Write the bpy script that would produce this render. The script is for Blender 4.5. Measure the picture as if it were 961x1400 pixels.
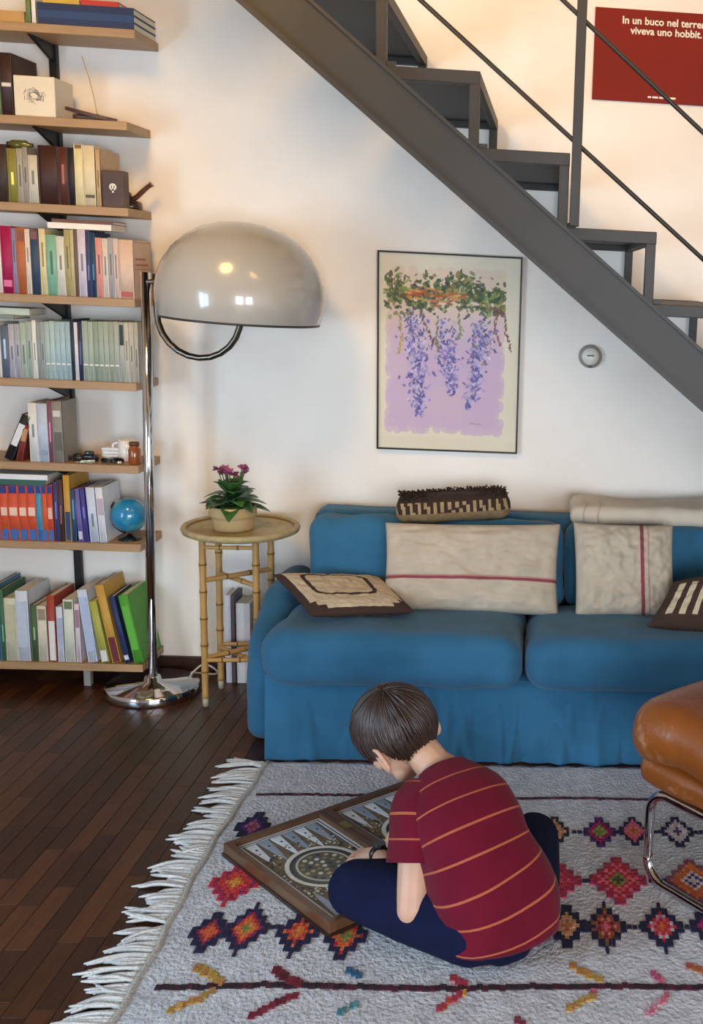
import bpy, bmesh, math, random
from mathutils import Vector, Matrix, noise

for o in list(bpy.data.objects):
    bpy.data.objects.remove(o, do_unlink=True)
SC = bpy.context.scene
COL = SC.collection
PI = math.pi
rnd = random.Random(7)

# ------------------------------------------------------------------ camera
FPX, CXP, CYP = 1534.24, 860.85, 689.55           # focal length and optical centre in pixels of the 961x1400 frame
PIT, YAW, ROL = math.radians(11.247), math.radians(4.322), math.radians(2.826)
EYE = Vector((0.0, 0.0, 1.5))
FWD = Vector((math.sin(YAW)*math.cos(PIT), math.cos(YAW)*math.cos(PIT), -math.sin(PIT)))
_R = Vector((math.cos(YAW), -math.sin(YAW), 0)); _U = _R.cross(FWD)
RGT = math.cos(ROL)*_R + math.sin(ROL)*_U
UPV = -math.sin(ROL)*_R + math.cos(ROL)*_U
cam = bpy.data.cameras.new('camera')
cam.sensor_fit = 'VERTICAL'; cam.sensor_height = 24.0; cam.sensor_width = 24.0
cam.lens = FPX/1400*24.0
cam.shift_x = (480.5-CXP)/1400; cam.shift_y = (CYP-700)/1400
cam.clip_start = 0.05
camo = bpy.data.objects.new('camera', cam); COL.objects.link(camo)
camo.matrix_world = Matrix(((RGT.x, UPV.x, -FWD.x, EYE.x), (RGT.y, UPV.y, -FWD.y, EYE.y), (RGT.z, UPV.z, -FWD.z, EYE.z), (0, 0, 0, 1)))
SC.camera = camo

# ------------------------------------------------------------------ world, daylight, exposure
SC.view_settings.view_transform = 'Standard'
SC.view_settings.look = 'None'
SC.view_settings.gamma = 1.0
SC.view_settings.use_curve_mapping = False
SC.view_settings.exposure = 0.0
W = bpy.data.worlds.new('daylight'); SC.world = W; W.use_nodes = True
W.node_tree.nodes['Background'].inputs[0].default_value = (0.62, 0.78, 1.0, 1)
W.node_tree.nodes['Background'].inputs[1].default_value = 1.0
WIN = [(-0.20, 0.95, 0.30, 1.95), (1.30, 2.45, 0.30, 1.95)]    # the two windows of the wall behind the camera: x0 x1 z0 z1
WALL_F = -2.2                                                    # y of that wall
WIN_POWER = 144
for (x0, x1, z0, z1) in WIN:
    L = bpy.data.lights.new('window_daylight', 'AREA'); L.shape = 'RECTANGLE'
    L.size = x1-x0; L.size_y = z1-z0; L.energy = WIN_POWER; L.color = (0.83, 0.91, 1.0)
    lo = bpy.data.objects.new('window_daylight', L); COL.objects.link(lo)
    lo.location = ((x0+x1)/2, WALL_F-0.13, (z0+z1)/2); lo.rotation_euler = (PI/2, 0, 0)
WIN_L = (0.2, 1.6, 0.45, 1.8); XL = -2.75                          # window of the left wall: y0 y1 z0 z1
L = bpy.data.lights.new('window_daylight', 'AREA'); L.shape = 'RECTANGLE'
L.size = WIN_L[3]-WIN_L[2]; L.size_y = WIN_L[1]-WIN_L[0]; L.energy = 125; L.color = (0.52, 0.77, 1.0)
lo = bpy.data.objects.new('window_daylight', L); COL.objects.link(lo)
lo.location = (XL-0.13, (WIN_L[0]+WIN_L[1])/2, (WIN_L[2]+WIN_L[3])/2); lo.rotation_euler = (0, -PI/2, 0)
ADDED_SPOT_POWER = 112                                                 # unseen spotlights added to warm the upper wall

# ------------------------------------------------------------------ pixel to place
def ray(x, y): return RGT*((x-CXP)/FPX) - UPV*((y-CYP)/FPX) + FWD
def atY(x, y, Y):
    d = ray(x, y); return EYE + d*(Y/d.y)
def atZ(x, y, z=0.0):
    d = ray(x, y); return EYE + d*((z-EYE.z)/d.z)

# ------------------------------------------------------------------ materials
def lin(c):
    if isinstance(c, str):
        c = tuple(int(c[i:i+2], 16) for i in (0, 2, 4))
    return tuple((v/255/12.92 if v/255 <= 0.04045 else ((v/255+0.055)/1.055)**2.4) for v in c)
MATS = {}
def mat(name, col='cccccc', rough=0.6, metal=0.0, var=0.0, vscale=8.0, bump=0.0, bscale=60.0, spec=0.5, vcol=False, stretch=(1, 1, 1), sheen=0.0, coat=0.0, emit=0.0, subs=0.0):
    if name in MATS: return MATS[name]
    m = bpy.data.materials.new(name); m.use_nodes = True
    nt = m.node_tree; N = nt.nodes; B = N['Principled BSDF']
    c = lin(col) + (1,)
    B.inputs['Base Color'].default_value = c
    B.inputs['Roughness'].default_value = rough; B.inputs['Metallic'].default_value = metal
    B.inputs['Specular IOR Level'].default_value = spec
    B.inputs['Sheen Weight'].default_value = sheen; B.inputs['Coat Weight'].default_value = coat
    if subs:
        B.inputs['Subsurface Weight'].default_value = subs; B.inputs['Subsurface Radius'].default_value = (0.01, 0.004, 0.002); B.inputs['Subsurface Scale'].default_value = 1.0
    if emit:
        B.inputs['Emission Color'].default_value = c; B.inputs['Emission Strength'].default_value = emit
    tc = N.new('ShaderNodeTexCoord'); mp = N.new('ShaderNodeMapping'); mp.inputs['Scale'].default_value = stretch
    nt.links.new(tc.outputs['Object'], mp.inputs['Vector'])
    src = None
    if vcol:
        a = N.new('ShaderNodeAttribute'); a.attribute_name = 'Col'; src = a.outputs['Color']
    if var > 0:
        n = N.new('ShaderNodeTexNoise'); n.inputs['Scale'].default_value = vscale; n.inputs['Detail'].default_value = 6
        nt.links.new(mp.outputs[0], n.inputs['Vector'])
        mr = N.new('ShaderNodeMapRange'); mr.inputs['From Min'].default_value = 0.3; mr.inputs['From Max'].default_value = 0.7
        mr.inputs['To Min'].default_value = 1-var; mr.inputs['To Max'].default_value = 1+var
        nt.links.new(n.outputs['Fac'], mr.inputs['Value'])
        mx = N.new('ShaderNodeVectorMath'); mx.operation = 'SCALE'
        if src: nt.links.new(src, mx.inputs[0])
        else: mx.inputs[0].default_value = c[:3]
        nt.links.new(mr.outputs[0], mx.inputs['Scale']); src = mx.outputs[0]
    if src: nt.links.new(src, B.inputs['Base Color'])
    if bump > 0:
        n2 = N.new('ShaderNodeTexNoise'); n2.inputs['Scale'].default_value = bscale; n2.inputs['Detail'].default_value = 4
        nt.links.new(mp.outputs[0], n2.inputs['Vector'])
        b = N.new('ShaderNodeBump'); b.inputs['Strength'].default_value = bump; b.inputs['Distance'].default_value = 0.01
        nt.links.new(n2.outputs['Fac'], b.inputs['Height']); nt.links.new(b.outputs[0], B.inputs['Normal'])
    MATS[name] = m
    return m
def weave(name, scale, thread, **k):
    """cloth: mat() plus a fine over-and-under thread relief"""
    if name in MATS: return MATS[name]
    m = mat(name, **k); nt = m.node_tree; N = nt.nodes; B = N['Principled BSDF']
    tc = N.new('ShaderNodeTexCoord'); hs = []
    for d in ('X', 'Y', 'Z'):
        w = N.new('ShaderNodeTexWave'); w.bands_direction = d; w.inputs['Scale'].default_value = scale; w.inputs['Distortion'].default_value = 1.5; w.inputs['Detail Scale'].default_value = 3
        nt.links.new(tc.outputs['Object'], w.inputs['Vector']); hs.append(w.outputs['Fac'])
    a = N.new('ShaderNodeMath'); a.operation = 'ADD'; nt.links.new(hs[0], a.inputs[0]); nt.links.new(hs[1], a.inputs[1])
    a2 = N.new('ShaderNodeMath'); a2.operation = 'ADD'; nt.links.new(a.outputs[0], a2.inputs[0]); nt.links.new(hs[2], a2.inputs[1])
    b = N.new('ShaderNodeBump'); b.inputs['Strength'].default_value = thread; b.inputs['Distance'].default_value = 0.003
    nt.links.new(a2.outputs[0], b.inputs['Height'])
    if B.inputs['Normal'].links: nt.links.new(B.inputs['Normal'].links[0].from_socket, b.inputs['Normal'])
    nt.links.new(b.outputs[0], B.inputs['Normal'])
    return m
def glass(name, tint='ffffff', gloss=0.06, rough=0.02):
    if name in MATS: return MATS[name]
    m = bpy.data.materials.new(name); m.use_nodes = True; nt = m.node_tree; N = nt.nodes
    N.remove(N['Principled BSDF'])
    t = N.new('ShaderNodeBsdfTransparent'); t.inputs[0].default_value = lin(tint)+(1,)
    g = N.new('ShaderNodeBsdfGlossy'); g.inputs['Roughness'].default_value = rough
    x = N.new('ShaderNodeMixShader'); x.inputs[0].default_value = gloss
    nt.links.new(t.outputs[0], x.inputs[1]); nt.links.new(g.outputs[0], x.inputs[2]); nt.links.new(x.outputs[0], N['Material Output'].inputs[0])
    MATS[name] = m
    return m
def paint(c, rough=0.55):
    return mat('print_'+c+('' if rough == 0.55 else '_%d' % int(rough*100)), c, rough, var=0.06, vscale=40)

# ------------------------------------------------------------------ mesh building
ORG = {}
class MB:
    def __init__(s): s.v = []; s.f = []; s.c = []; s.sm = []
    def face(s, idx, col=None, smooth=False):
        s.f.append(tuple(idx)); s.c.append(col); s.sm.append(smooth)
    def hexa(s, P, col=None):
        """8 corners: bottom 0-3 counter-clockwise, top 4-7"""
        b = len(s.v); s.v += [Vector(p) for p in P]
        for q in ((3, 2, 1, 0), (4, 5, 6, 7), (0, 1, 5, 4), (1, 2, 6, 5), (2, 3, 7, 6), (3, 0, 4, 7)): s.face([b+i for i in q], col)
        return s
    def box(s, x0, x1, y0, y1, z0, z1, col=None):
        return s.hexa([(x0, y0, z0), (x1, y0, z0), (x1, y1, z0), (x0, y1, z0), (x0, y0, z1), (x1, y0, z1), (x1, y1, z1), (x0, y1, z1)], col)
    def obox(s, c, a, b, d, col=None):
        """box about c with half-axis vectors a, b, d (right-handed)"""
        c, a, b, d = Vector(c), Vector(a), Vector(b), Vector(d)
        return s.hexa([c-a-b-d, c+a-b-d, c+a+b-d, c-a+b-d, c-a-b+d, c+a-b+d, c+a+b+d, c-a+b+d], col)
    def tube(s, pts, r, n=10, col=None, flat=None):
        """swept round tube; r one radius or a list; flat squashes the second axis"""
        pts = [Vector(p) for p in pts]
        rs = r if isinstance(r, (list, tuple)) else [r]*len(pts)
        t0 = (pts[1]-pts[0]).normalized()
        up = Vector((0, 0, 1)) if abs(t0.z) < 0.9 else Vector((1, 0, 0))
        u = t0.cross(up).normalized(); base = len(s.v)
        for i, p in enumerate(pts):
            t = (pts[min(i+1, len(pts)-1)]-pts[max(i-1, 0)]).normalized()
            u = (u - t*u.dot(t)).normalized(); w = t.cross(u)
            for k in range(n):
                a = 2*PI*k/n
                s.v.append(p + (u*math.cos(a) + w*math.sin(a)*(flat or 1))*rs[i])
        for i in range(len(pts)-1):
            for k in range(n):
                a, b = base+i*n+k, base+i*n+(k+1) % n
                s.face((a, b, b+n, a+n), col, True)
        s.face([base+k for k in range(n)][::-1], col)
        s.face([base+(len(pts)-1)*n+k for k in range(n)], col)
        return s
    def lathe(s, prof, n=32, c=(0, 0, 0), M=None, col=None, closed=False):
        c = Vector(c); base = len(s.v); M = M or Matrix.Identity(3)
        for (r, z) in prof:
            for k in range(n):
                a = 2*PI*k/n
                s.v.append(c + M @ Vector((max(r, 1e-5)*math.cos(a), max(r, 1e-5)*math.sin(a), z)))
        m = len(prof)
        for i in range(m if closed else m-1):
            j = (i+1) % m
            for k in range(n):
                k2 = (k+1) % n
                s.face((base+i*n+k, base+i*n+k2, base+j*n+k2, base+j*n+k), col, True)
        return s
    def ball(s, c, r, M=None, n=16, m=10, col=None, pole=False):
        rx, ry, rz = r if isinstance(r, (tuple, list)) else (r, r, r)
        c = Vector(c); M = M or Matrix.Identity(3); base = len(s.v)
        s.v.append(c + M @ Vector((0, 0, -rz)))
        for i in range(1, m):
            t = -PI/2 + PI*i/m
            for k in range(n):
                a = 2*PI*k/n
                s.v.append(c + M @ Vector((rx*math.cos(t)*math.cos(a), ry*math.cos(t)*math.sin(a), rz*math.sin(t))))
        s.v.append(c + M @ Vector((0, 0, rz))); e = len(s.v)-1
        for k in range(n): s.face((base, base+1+(k+1) % n, base+1+k), col, True)
        for i in range(m-2):
            for k in range(n):
                a, b = base+1+i*n+k, base+1+i*n+(k+1) % n
                s.face((a, b, b+n, a+n), col, True)
        q = base+1+(m-2)*n
        for k in range(n): s.face((q+k, q+(k+1) % n, e), col, True)
        return s
    def limb(s, a, b, ra, rb, n=14):
        """tapered capsule"""
        a, b = Vector(a), Vector(b); t = (b-a).normalized(); P = []; R = []
        for k in range(5):
            g = PI/2*k/4; P.append(a - t*ra*math.cos(g)); R.append(max(ra*math.sin(g), 2e-4))
        for k in range(5):
            g = PI/2*k/4; P.append(b + t*rb*math.sin(g)); R.append(max(rb*math.cos(g), 2e-4))
        return s.tube(P, R, n)
    def soft(s, c, size, r, n=8, M=None, amp=0.0, fr=6.0, seed=0.0, fn=None):
        """rounded box with n cells a side; amp adds soft creases; fn(p) moves a local point"""
        bm = bmesh.new(); bmesh.ops.create_cube(bm, size=2.0)
        bmesh.ops.subdivide_edges(bm, edges=bm.edges[:], cuts=n, use_grid_fill=True)
        h = Vector(size)/2; base = len(s.v); c = Vector(c); M = M or Matrix.Identity(3)
        for i, v in enumerate(bm.verts):
            p = Vector((v.co.x*h.x, v.co.y*h.y, v.co.z*h.z))
            for ax in range(3):                      # gather cells at the rims
                q = v.co[ax]; p[ax] = h[ax]*math.copysign(1-(1-abs(q))**1.5, q)
            q = Vector([max(-h[k]+r, min(h[k]-r, p[k])) for k in range(3)])
            d = p-q
            if d.length > 1e-9:
                nd = d.normalized(); p = q + nd*r
            else: nd = Vector((0, 0, 1))
            if amp: p += nd*amp*noise.noise(Vector((p.x*fr+seed, p.y*fr+seed*2, p.z*fr-seed)))
            if fn: p = fn(p)
            s.v.append(c + M @ p); v.index = i
        for f in bm.faces: s.face([base+v.index for v in f.verts], None, True)
        bm.free(); return s
    def quad(s, a, b, c, d, col=None):
        k = len(s.v); s.v += [Vector(a), Vector(b), Vector(c), Vector(d)]; s.face((k, k+1, k+2, k+3), col); return s
    def xf(s, M):
        s.v = [M @ p for p in s.v]; return s
    def build(s, name, m, parent=None, bevel=0.0, smooth=None, kind=None, label=None, bseg=2):
        xs = [p.x for p in s.v]; ys = [p.y for p in s.v]; zs = [p.z for p in s.v]
        o = Vector(((min(xs)+max(xs))/2, (min(ys)+max(ys))/2, min(zs)))
        me = bpy.data.meshes.new(name); me.from_pydata([tuple(p-o) for p in s.v], [], s.f); me.update()
        me.polygons.foreach_set('use_smooth', [bool(smooth) if smooth is not None else q for q in s.sm])
        if any(c is not None for c in s.c):
            at = me.color_attributes.new('Col', 'FLOAT_COLOR', 'CORNER'); d = []
            for f, c in zip(s.f, s.c):
                if c and isinstance(c[0], (tuple, list)):
                    for q in c: d += [q[0], q[1], q[2], 1.0]
                else:
                    c = c or (0.5, 0.5, 0.5); d += [c[0], c[1], c[2], 1.0]*len(f)
            at.data.foreach_set('color', d)
        me.materials.append(m)
        ob = bpy.data.objects.new(name, me); COL.objects.link(ob)
        ob.location = o
        if parent:
            ob.parent = parent; ob.location = o - ORG[parent.name]
        ORG[ob.name] = o
        if bevel:
            b = ob.modifiers.new('bevel', 'BEVEL'); b.width = bevel; b.segments = bseg; b.limit_method = 'ANGLE'; b.angle_limit = math.radians(40)
        if kind: ob['kind'] = kind
        if label: ob['label'] = label
        return ob
def thing(name, loc, label, cat, group=None):
    o = bpy.data.objects.new(name, None); o.empty_display_size = 0.05; COL.objects.link(o); o.location = loc; ORG[o.name] = Vector(loc)
    return tag(o, label, cat, group)
def tag(o, label, cat, group=None):
    o['label'] = label; o['category'] = cat
    if group: o['group'] = group
    return o
def struct(o): o['kind'] = 'structure'; return o
def spline(pts, n=8):
    """Catmull-Rom through pts"""
    P = [Vector(p) for p in pts]; P = [P[0]*2-P[1]] + P + [P[-1]*2-P[-2]]; out = []
    for i in range(1, len(P)-2):
        for k in range(n):
            t = k/n
            out.append(0.5*((2*P[i]) + (P[i+1]-P[i-1])*t + (2*P[i-1]-5*P[i]+4*P[i+1]-P[i+2])*t*t + (3*P[i]-P[i-1]-3*P[i+1]+P[i+2])*t**3))
    out.append(P[-2]); return out
def pillow(P, thick, n=28, power=3.2, pinch=0.03, colf=None, amp=0.0, seed=0.0, fr=9.0):
    """closed cushion over the corner quad P (00, 10, 11, 01); colf(u, v, side) gives a colour"""
    m = MB(); P = [Vector(p) for p in P]
    nrm = (P[1]-P[0]).cross(P[3]-P[0]).normalized()
    def pt(u, v, side):
        a, b = 2*u-1, 2*v-1
        pu = 0.5 + (u-0.5)*(1-pinch*(1-b*b)); pv = 0.5 + (v-0.5)*(1-pinch*(1-a*a))
        q = P[0]*(1-pu)*(1-pv) + P[1]*pu*(1-pv) + P[2]*pu*pv + P[3]*(1-pu)*pv
        e = max(0.0, (1-abs(a)**power)*(1-abs(b)**power))
        w = thick/2*e**0.5
        cr = amp*(.6*noise.noise(Vector((u*fr+seed, v*fr, side*3+seed)))+.4*noise.noise(Vector((u*fr*2.4, v*fr*2.1+seed, side*5))))*e**0.4
        return q + nrm*(side*w + cr*side)
    for side in (1, -1):
        b = len(m.v)
        g = [0.5-0.5*math.cos(PI*i/n) if True else i/n for i in range(n+1)]
        g = [0.35*g[i]+0.65*i/n for i in range(n+1)]
        for j in range(n+1):
            for i in range(n+1): m.v.append(pt(g[i], g[j], side))
        for j in range(n):
            for i in range(n):
                a = b+j*(n+1)+i; q = (a, a+1, a+n+2, a+n+1)
                c = colf((g[i]+g[i+1])/2, (g[j]+g[j+1])/2, side) if colf else None
                m.face(q if side > 0 else q[::-1], c, True)
    return m
def weld(ob, d=1e-4):
    bm = bmesh.new(); bm.from_mesh(ob.data); bmesh.ops.remove_doubles(bm, verts=bm.verts, dist=d); bm.to_mesh(ob.data); bm.free(); return ob
# ================================================================== THE ROOM
YB = 4.08; XR, ZC = 3.0, 3.3
def wall_mat():
    m = mat('wall_plaster', 'f2e7d8', 0.75, bump=0.06, bscale=14)
    nt = m.node_tree; N = nt.nodes; B = N['Principled BSDF']
    tc = N.new('ShaderNodeTexCoord')
    n = N.new('ShaderNodeTexNoise'); n.inputs['Scale'].default_value = 1.7; n.inputs['Detail'].default_value = 5; n.inputs['Roughness'].default_value = 0.65
    nt.links.new(tc.outputs['Object'], n.inputs['Vector'])
    r = N.new('ShaderNodeValToRGB'); e = r.color_ramp.elements
    e[0].position = 0.36; e[0].color = lin('ece3d9')+(1,); e[1].position = 0.66; e[1].color = lin('f4ede5')+(1,)
    x = r.color_ramp.elements.new(0.5); x.color = lin('f0e8df')+(1,)
    nt.links.new(n.outputs['Fac'], r.inputs[0]); nt.links.new(r.outputs[0], B.inputs['Base Color'])
    return m
WALLM = wall_mat()
struct(MB().box(XL-0.12, XR+0.12, YB, YB+0.12, -0.1, ZC).build('wall_back', WALLM))
wl = MB(); wl.box(XL-0.1, XL, WALL_F, WIN_L[0], -0.1, ZC); wl.box(XL-0.1, XL, WIN_L[1], YB, -0.1, ZC); wl.box(XL-0.1, XL, WIN_L[0], WIN_L[1], -0.1, WIN_L[2]); wl.box(XL-0.1, XL, WIN_L[0], WIN_L[1], WIN_L[3], ZC)
struct(wl.build('wall_left', WALLM))
struct(MB().box(XR, XR+0.12, WALL_F, YB, -0.1, ZC).build('wall_right', WALLM))
struct(MB().box(XL-0.12, XR+0.12, WALL_F-0.1, YB+0.12, ZC, ZC+0.1).build('ceiling', mat('ceiling_warm_bounce', 'a87f50', 0.6, var=0.15, vscale=6, stretch=(8, 1, 1))))  # unseen ceiling; its wood brown is chosen to warm the bounced light
wf = MB(); zs = sorted({0.0-0.1, WIN[0][2], WIN[0][3], ZC})
xs = [XL-0.12, WIN[0][0], WIN[0][1], WIN[1][0], WIN[1][1], XR+0.12]
for i in range(5):
    if i in (1, 3):
        wf.box(xs[i], xs[i+1], WALL_F-0.1, WALL_F, -0.1, WIN[0][2]); wf.box(xs[i], xs[i+1], WALL_F-0.1, WALL_F, WIN[0][3], ZC)
    else: wf.box(xs[i], xs[i+1], WALL_F-0.1, WALL_F, -0.1, ZC)
struct(wf.build('wall_front', WALLM))
for k, (x0, x1, z0, z1) in enumerate(WIN):
    y0, y1 = WALL_F-0.08, WALL_F-0.02; xm = (x0+x1)/2; zm = z0+(z1-z0)*0.66
    m = MB()
    for a in ((x0, x0+0.06, z0, z1), (x1-0.06, x1, z0, z1), (x0, x1, z0, z0+0.06), (x0, x1, z1-0.06, z1), (xm-0.04, xm+0.04, z0, z1)): m.box(a[0], a[1], y0, y1, a[2], a[3])
    w = struct(m.build('window_%d' % (k+1), mat('window_white', 'eeeae2', 0.4)))
    MB().box(x0+0.05, xm-0.03, y0+0.025, y0+0.031, z0+0.05, z1-0.05).build('pane', glass('window_glass'), w)
    MB().box(xm+0.03, x1-0.05, y0+0.025, y0+0.031, z0+0.05, z1-0.05).build('pane', glass('window_glass'), w)
y0, y1, z0, z1 = WIN_L; ym = (y0+y1)/2; m = MB()
for a in ((y0, y0+0.06, z0, z1), (y1-0.06, y1, z0, z1), (y0, y1, z0, z0+0.06), (y0, y1, z1-0.06, z1), (ym-0.04, ym+0.04, z0, z1)): m.box(XL-0.08, XL-0.02, a[0], a[1], a[2], a[3])
w = struct(m.build('window_3', mat('window_white')))
MB().box(XL-0.055, XL-0.049, y0+0.05, ym-0.03, z0+0.05, z1-0.05).build('pane', glass('window_glass'), w)
MB().box(XL-0.055, XL-0.049, ym+0.03, y1-0.05, z0+0.05, z1-0.05).build('pane', glass('window_glass'), w)
struct(MB().box(XL, XR, YB-0.014, YB, 0.0, 0.055).build('baseboard_back', mat('baseboard_wood', '3a2118', 0.45, var=0.2, vscale=12), bevel=0.003))

# parquet: strips of dark wood running towards the back wall
def parquet():
    m = mat('parquet_wood', '4a2c1c', 0.34, var=0.28, vscale=7, stretch=(14, 1.0, 1), bump=0.12, bscale=30, vcol=True, coat=0.0, spec=0.35)
    return m
PQ = parquet()
TONES = [lin(c) for c in ('45240f', '3d200d', '4d2912', '381c0b', '422210', '563017')]
fl = struct(MB().box(XL, XR, WALL_F, YB, -0.10, -0.0045).build('floor', mat('parquet_joint', '21140d', 0.7)))
PW, PL = 0.050, 0.26
shared = []
for k, t in enumerate(TONES):
    b = MB().box(-PW/2+0.0004, PW/2-0.0004, -PL/2+0.0004, PL/2-0.0004, -0.010, 0.0, t)
    ob = b.build('floor_strip', PQ, fl, bevel=0.0008, bseg=1); shared.append(ob)
rest = MB(); pr_ = random.Random(3); first = [True]*len(TONES)
nx = int((XR-XL)/PW); 
for i in range(nx):
    x = XL+PW*(i+0.5); off = pr_.random()*PL; y = WALL_F-off+PL/2
    while y < YB+PL/2:
        k = pr_.randrange(len(TONES))
        if y-PL/2 >= WALL_F and y+PL/2 <= YB:
            if -1.98 < x < -0.78 and y > 1.85:
                if first[k]: ob = shared[k]; first[k] = False
                else:
                    ob = shared[k].copy(); COL.objects.link(ob); ob.parent = fl
                ob.location = Vector((x, y, -0.010)) - ORG[fl.name]
            else: rest.box(x-PW/2+0.0004, x+PW/2-0.0004, y-PL/2+0.0004, y+PL/2-0.0004, -0.010, 0.0, TONES[k])
        elif y-PL/2 < YB and y+PL/2 > WALL_F:
            rest.box(x-PW/2+0.0004, x+PW/2-0.0004, max(y-PL/2, WALL_F)+0.0004, min(y+PL/2, YB)-0.0004, -0.010, 0.0, TONES[k])
        y += PL
rest.build('floor_strips_beyond', PQ, fl, kind='stuff')

# ================================================================== UNSEEN SPOTLIGHTS ABOVE THE FRAME, ADDED TO WARM THE UPPER WALL
for k, (p, aim, lb) in enumerate((((-1.25, 1.9, 3.06), (-1.0, YB, 2.15), 'added white spotlight, out of view, warming the wall above the bookshelf'), ((0.35, 1.9, 3.06), (0.15, YB, 2.2), 'added white spotlight, out of view, warming the wall above the stairs'))):
    p, aim = Vector(p), Vector(aim); d = (aim-p).normalized(); Ms = d.to_track_quat('-Z', 'Y').to_matrix()
    g = thing('added_spotlight', p, lb, 'spotlight')
    MB().lathe([(0.0, 0.10), (0.045, 0.10), (0.06, 0.07), (0.066, -0.02), (0.062, -0.02), (0.055, 0.06), (0.0, 0.06)], 28, p, Ms).build('housing', mat('added_spot_white', 'e4e0d8', 0.4), g)
    MB().lathe([(0.0, 0.02), (0.05, 0.02), (0.05, 0.03), (0.0, 0.03)], 24, p, Ms).build('lens', mat('added_spot_glow', 'ffd9a8', 0.5, emit=3.0), g)
    MB().tube([p-d*0.09, Vector((p.x, p.y, ZC))], 0.010, 10).build('arm', mat('added_spot_white'), g)
    L = bpy.data.lights.new('added_spot_light', 'SPOT'); L.energy = ADDED_SPOT_POWER*(1.25, 0.56)[k]; L.color = (1.0, 0.58, 0.16); L.spot_size = math.radians(98); L.spot_blend = 1.0; L.shadow_soft_size = 0.32
    lo = bpy.data.objects.new('added_spot_light', L); COL.objects.link(lo); lo.parent = g; lo.location = d*0.05; lo.rotation_euler = d.to_track_quat('-Z', 'Y').to_euler()

# ================================================================== STAIRCASE
STEEL = mat('stair_steel', '2c2722', 0.5, 0.1, var=0.16, vscale=5, bump=0.03, bscale=40)
STEELD = mat('stair_plate', '221f1b', 0.55, 0.2, var=0.2, vscale=6)
SY0, SY1 = 3.12, 4.062
RUN, RISE = 0.2425, 0.1925
NX, NZ = -0.2115, 2.0185                    # nosing of the tread counted as number 0
st = thing('staircase', (2.3, 3.12, 0), 'dark steel open staircase rising across the wall above the sofa', 'staircase')
sl = -0.7947                                 # z per x of the stringer
SK = 3.085/3.12                              # the stringer stands in front of the treads
def strz(x, top): return 1.5 + SK*(2.165-1.5 + sl*(x/SK+0.646))
xa, xb = -1.95, 2.02
def slanted(m, x0, x1, dz0, dz1, y0, y1, base):
    return m.hexa([(x0, y0, strz(x0, base)+dz0), (x1, y0, strz(x1, base)+dz0), (x1, y1, strz(x1, base)+dz0), (x0, y1, strz(x0, base)+dz0),
                   (x0, y0, strz(x0, base)+dz1), (x1, y0, strz(x1, base)+dz1), (x1, y1, strz(x1, base)+dz1), (x0, y1, strz(x0, base)+dz1)])
sg = slanted(MB(), xa, xb, -0.153, 0.0, SY0-0.035, SY0-0.002, True).build('stringer', STEEL, st)
slanted(MB(), xa, xb, -0.008, 0.004, SY0-0.047, SY0-0.001, True).build('flange', STEEL, sg)
slanted(MB(), xa, xb, -0.161, -0.145, SY0-0.052, SY0-0.001, True).build('flange', STEEL, sg)
for k in range(-6, 9):
    x1 = NX+RUN*k; z1 = NZ-RISE*k; x0 = x1-RUN-0.035
    if z1 > ZC-0.05 or z1 < 0.12: continue
    tr = MB().box(x0+0.002, x1-0.003, SY0+0.02, SY1-0.004, z1-0.012, z1-0.002).build('tread', STEELD, st)
    fm = MB(); fw = 0.033
    fm.box(x0, x1, SY0, SY0+0.028, z1-fw, z1); fm.box(x0, x1, SY1-0.028, SY1, z1-fw, z1)
    fm.box(x1-0.024, x1, SY0+0.028, SY1-0.028, z1-fw, z1); fm.box(x0, x0+0.024, SY0+0.028, SY1-0.028, z1-fw, z1)
    fm.build('tread_frame', STEEL, tr, bevel=0.002)
    if z1-RISE > 0.1:
        for y0, y1 in ((SY0, SY0+0.028), (SY1-0.028, SY1)):
            MB().box(x1-0.028, x1-0.001, y0, y1, z1-RISE-0.001, z1-fw+0.001).build('strut', STEEL, tr, bevel=0.002)
            MB().box(x1-0.022, x1+0.022, y0+0.006, y1-0.006, z1-RISE, z1-RISE+0.012).build('foot_plate', STEEL, tr)
for j in (-1, 0, 1):
    px = 0.048+4*RUN*j; zb = 1.636-4*RISE*j
    po = MB().box(px-0.013, px+0.013, SY0-0.018, SY0+0.008, zb+0.0005, min(zb+1.02, ZC)).build('railing_post', STEEL, st, bevel=0.002)
for zr in (2.168, 2.212+0.313-0.0):
    pass
sr = -0.797
for x_, z_ in ((-0.367, 2.181), (-0.002, 2.204), (0.25, 2.33)):
    a = -1.2; b = 1.4
    MB().tube([(a, SY0-0.006, min(z_+sr*(a-x_), 3.28)) if z_+sr*(a-x_) < 3.28 else (x_+(3.28-z_)/sr, SY0-0.006, 3.28), (b, SY0-0.006, z_+sr*(b-x_))], 0.0062, 8).build('railing_rod', STEEL, st)

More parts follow.
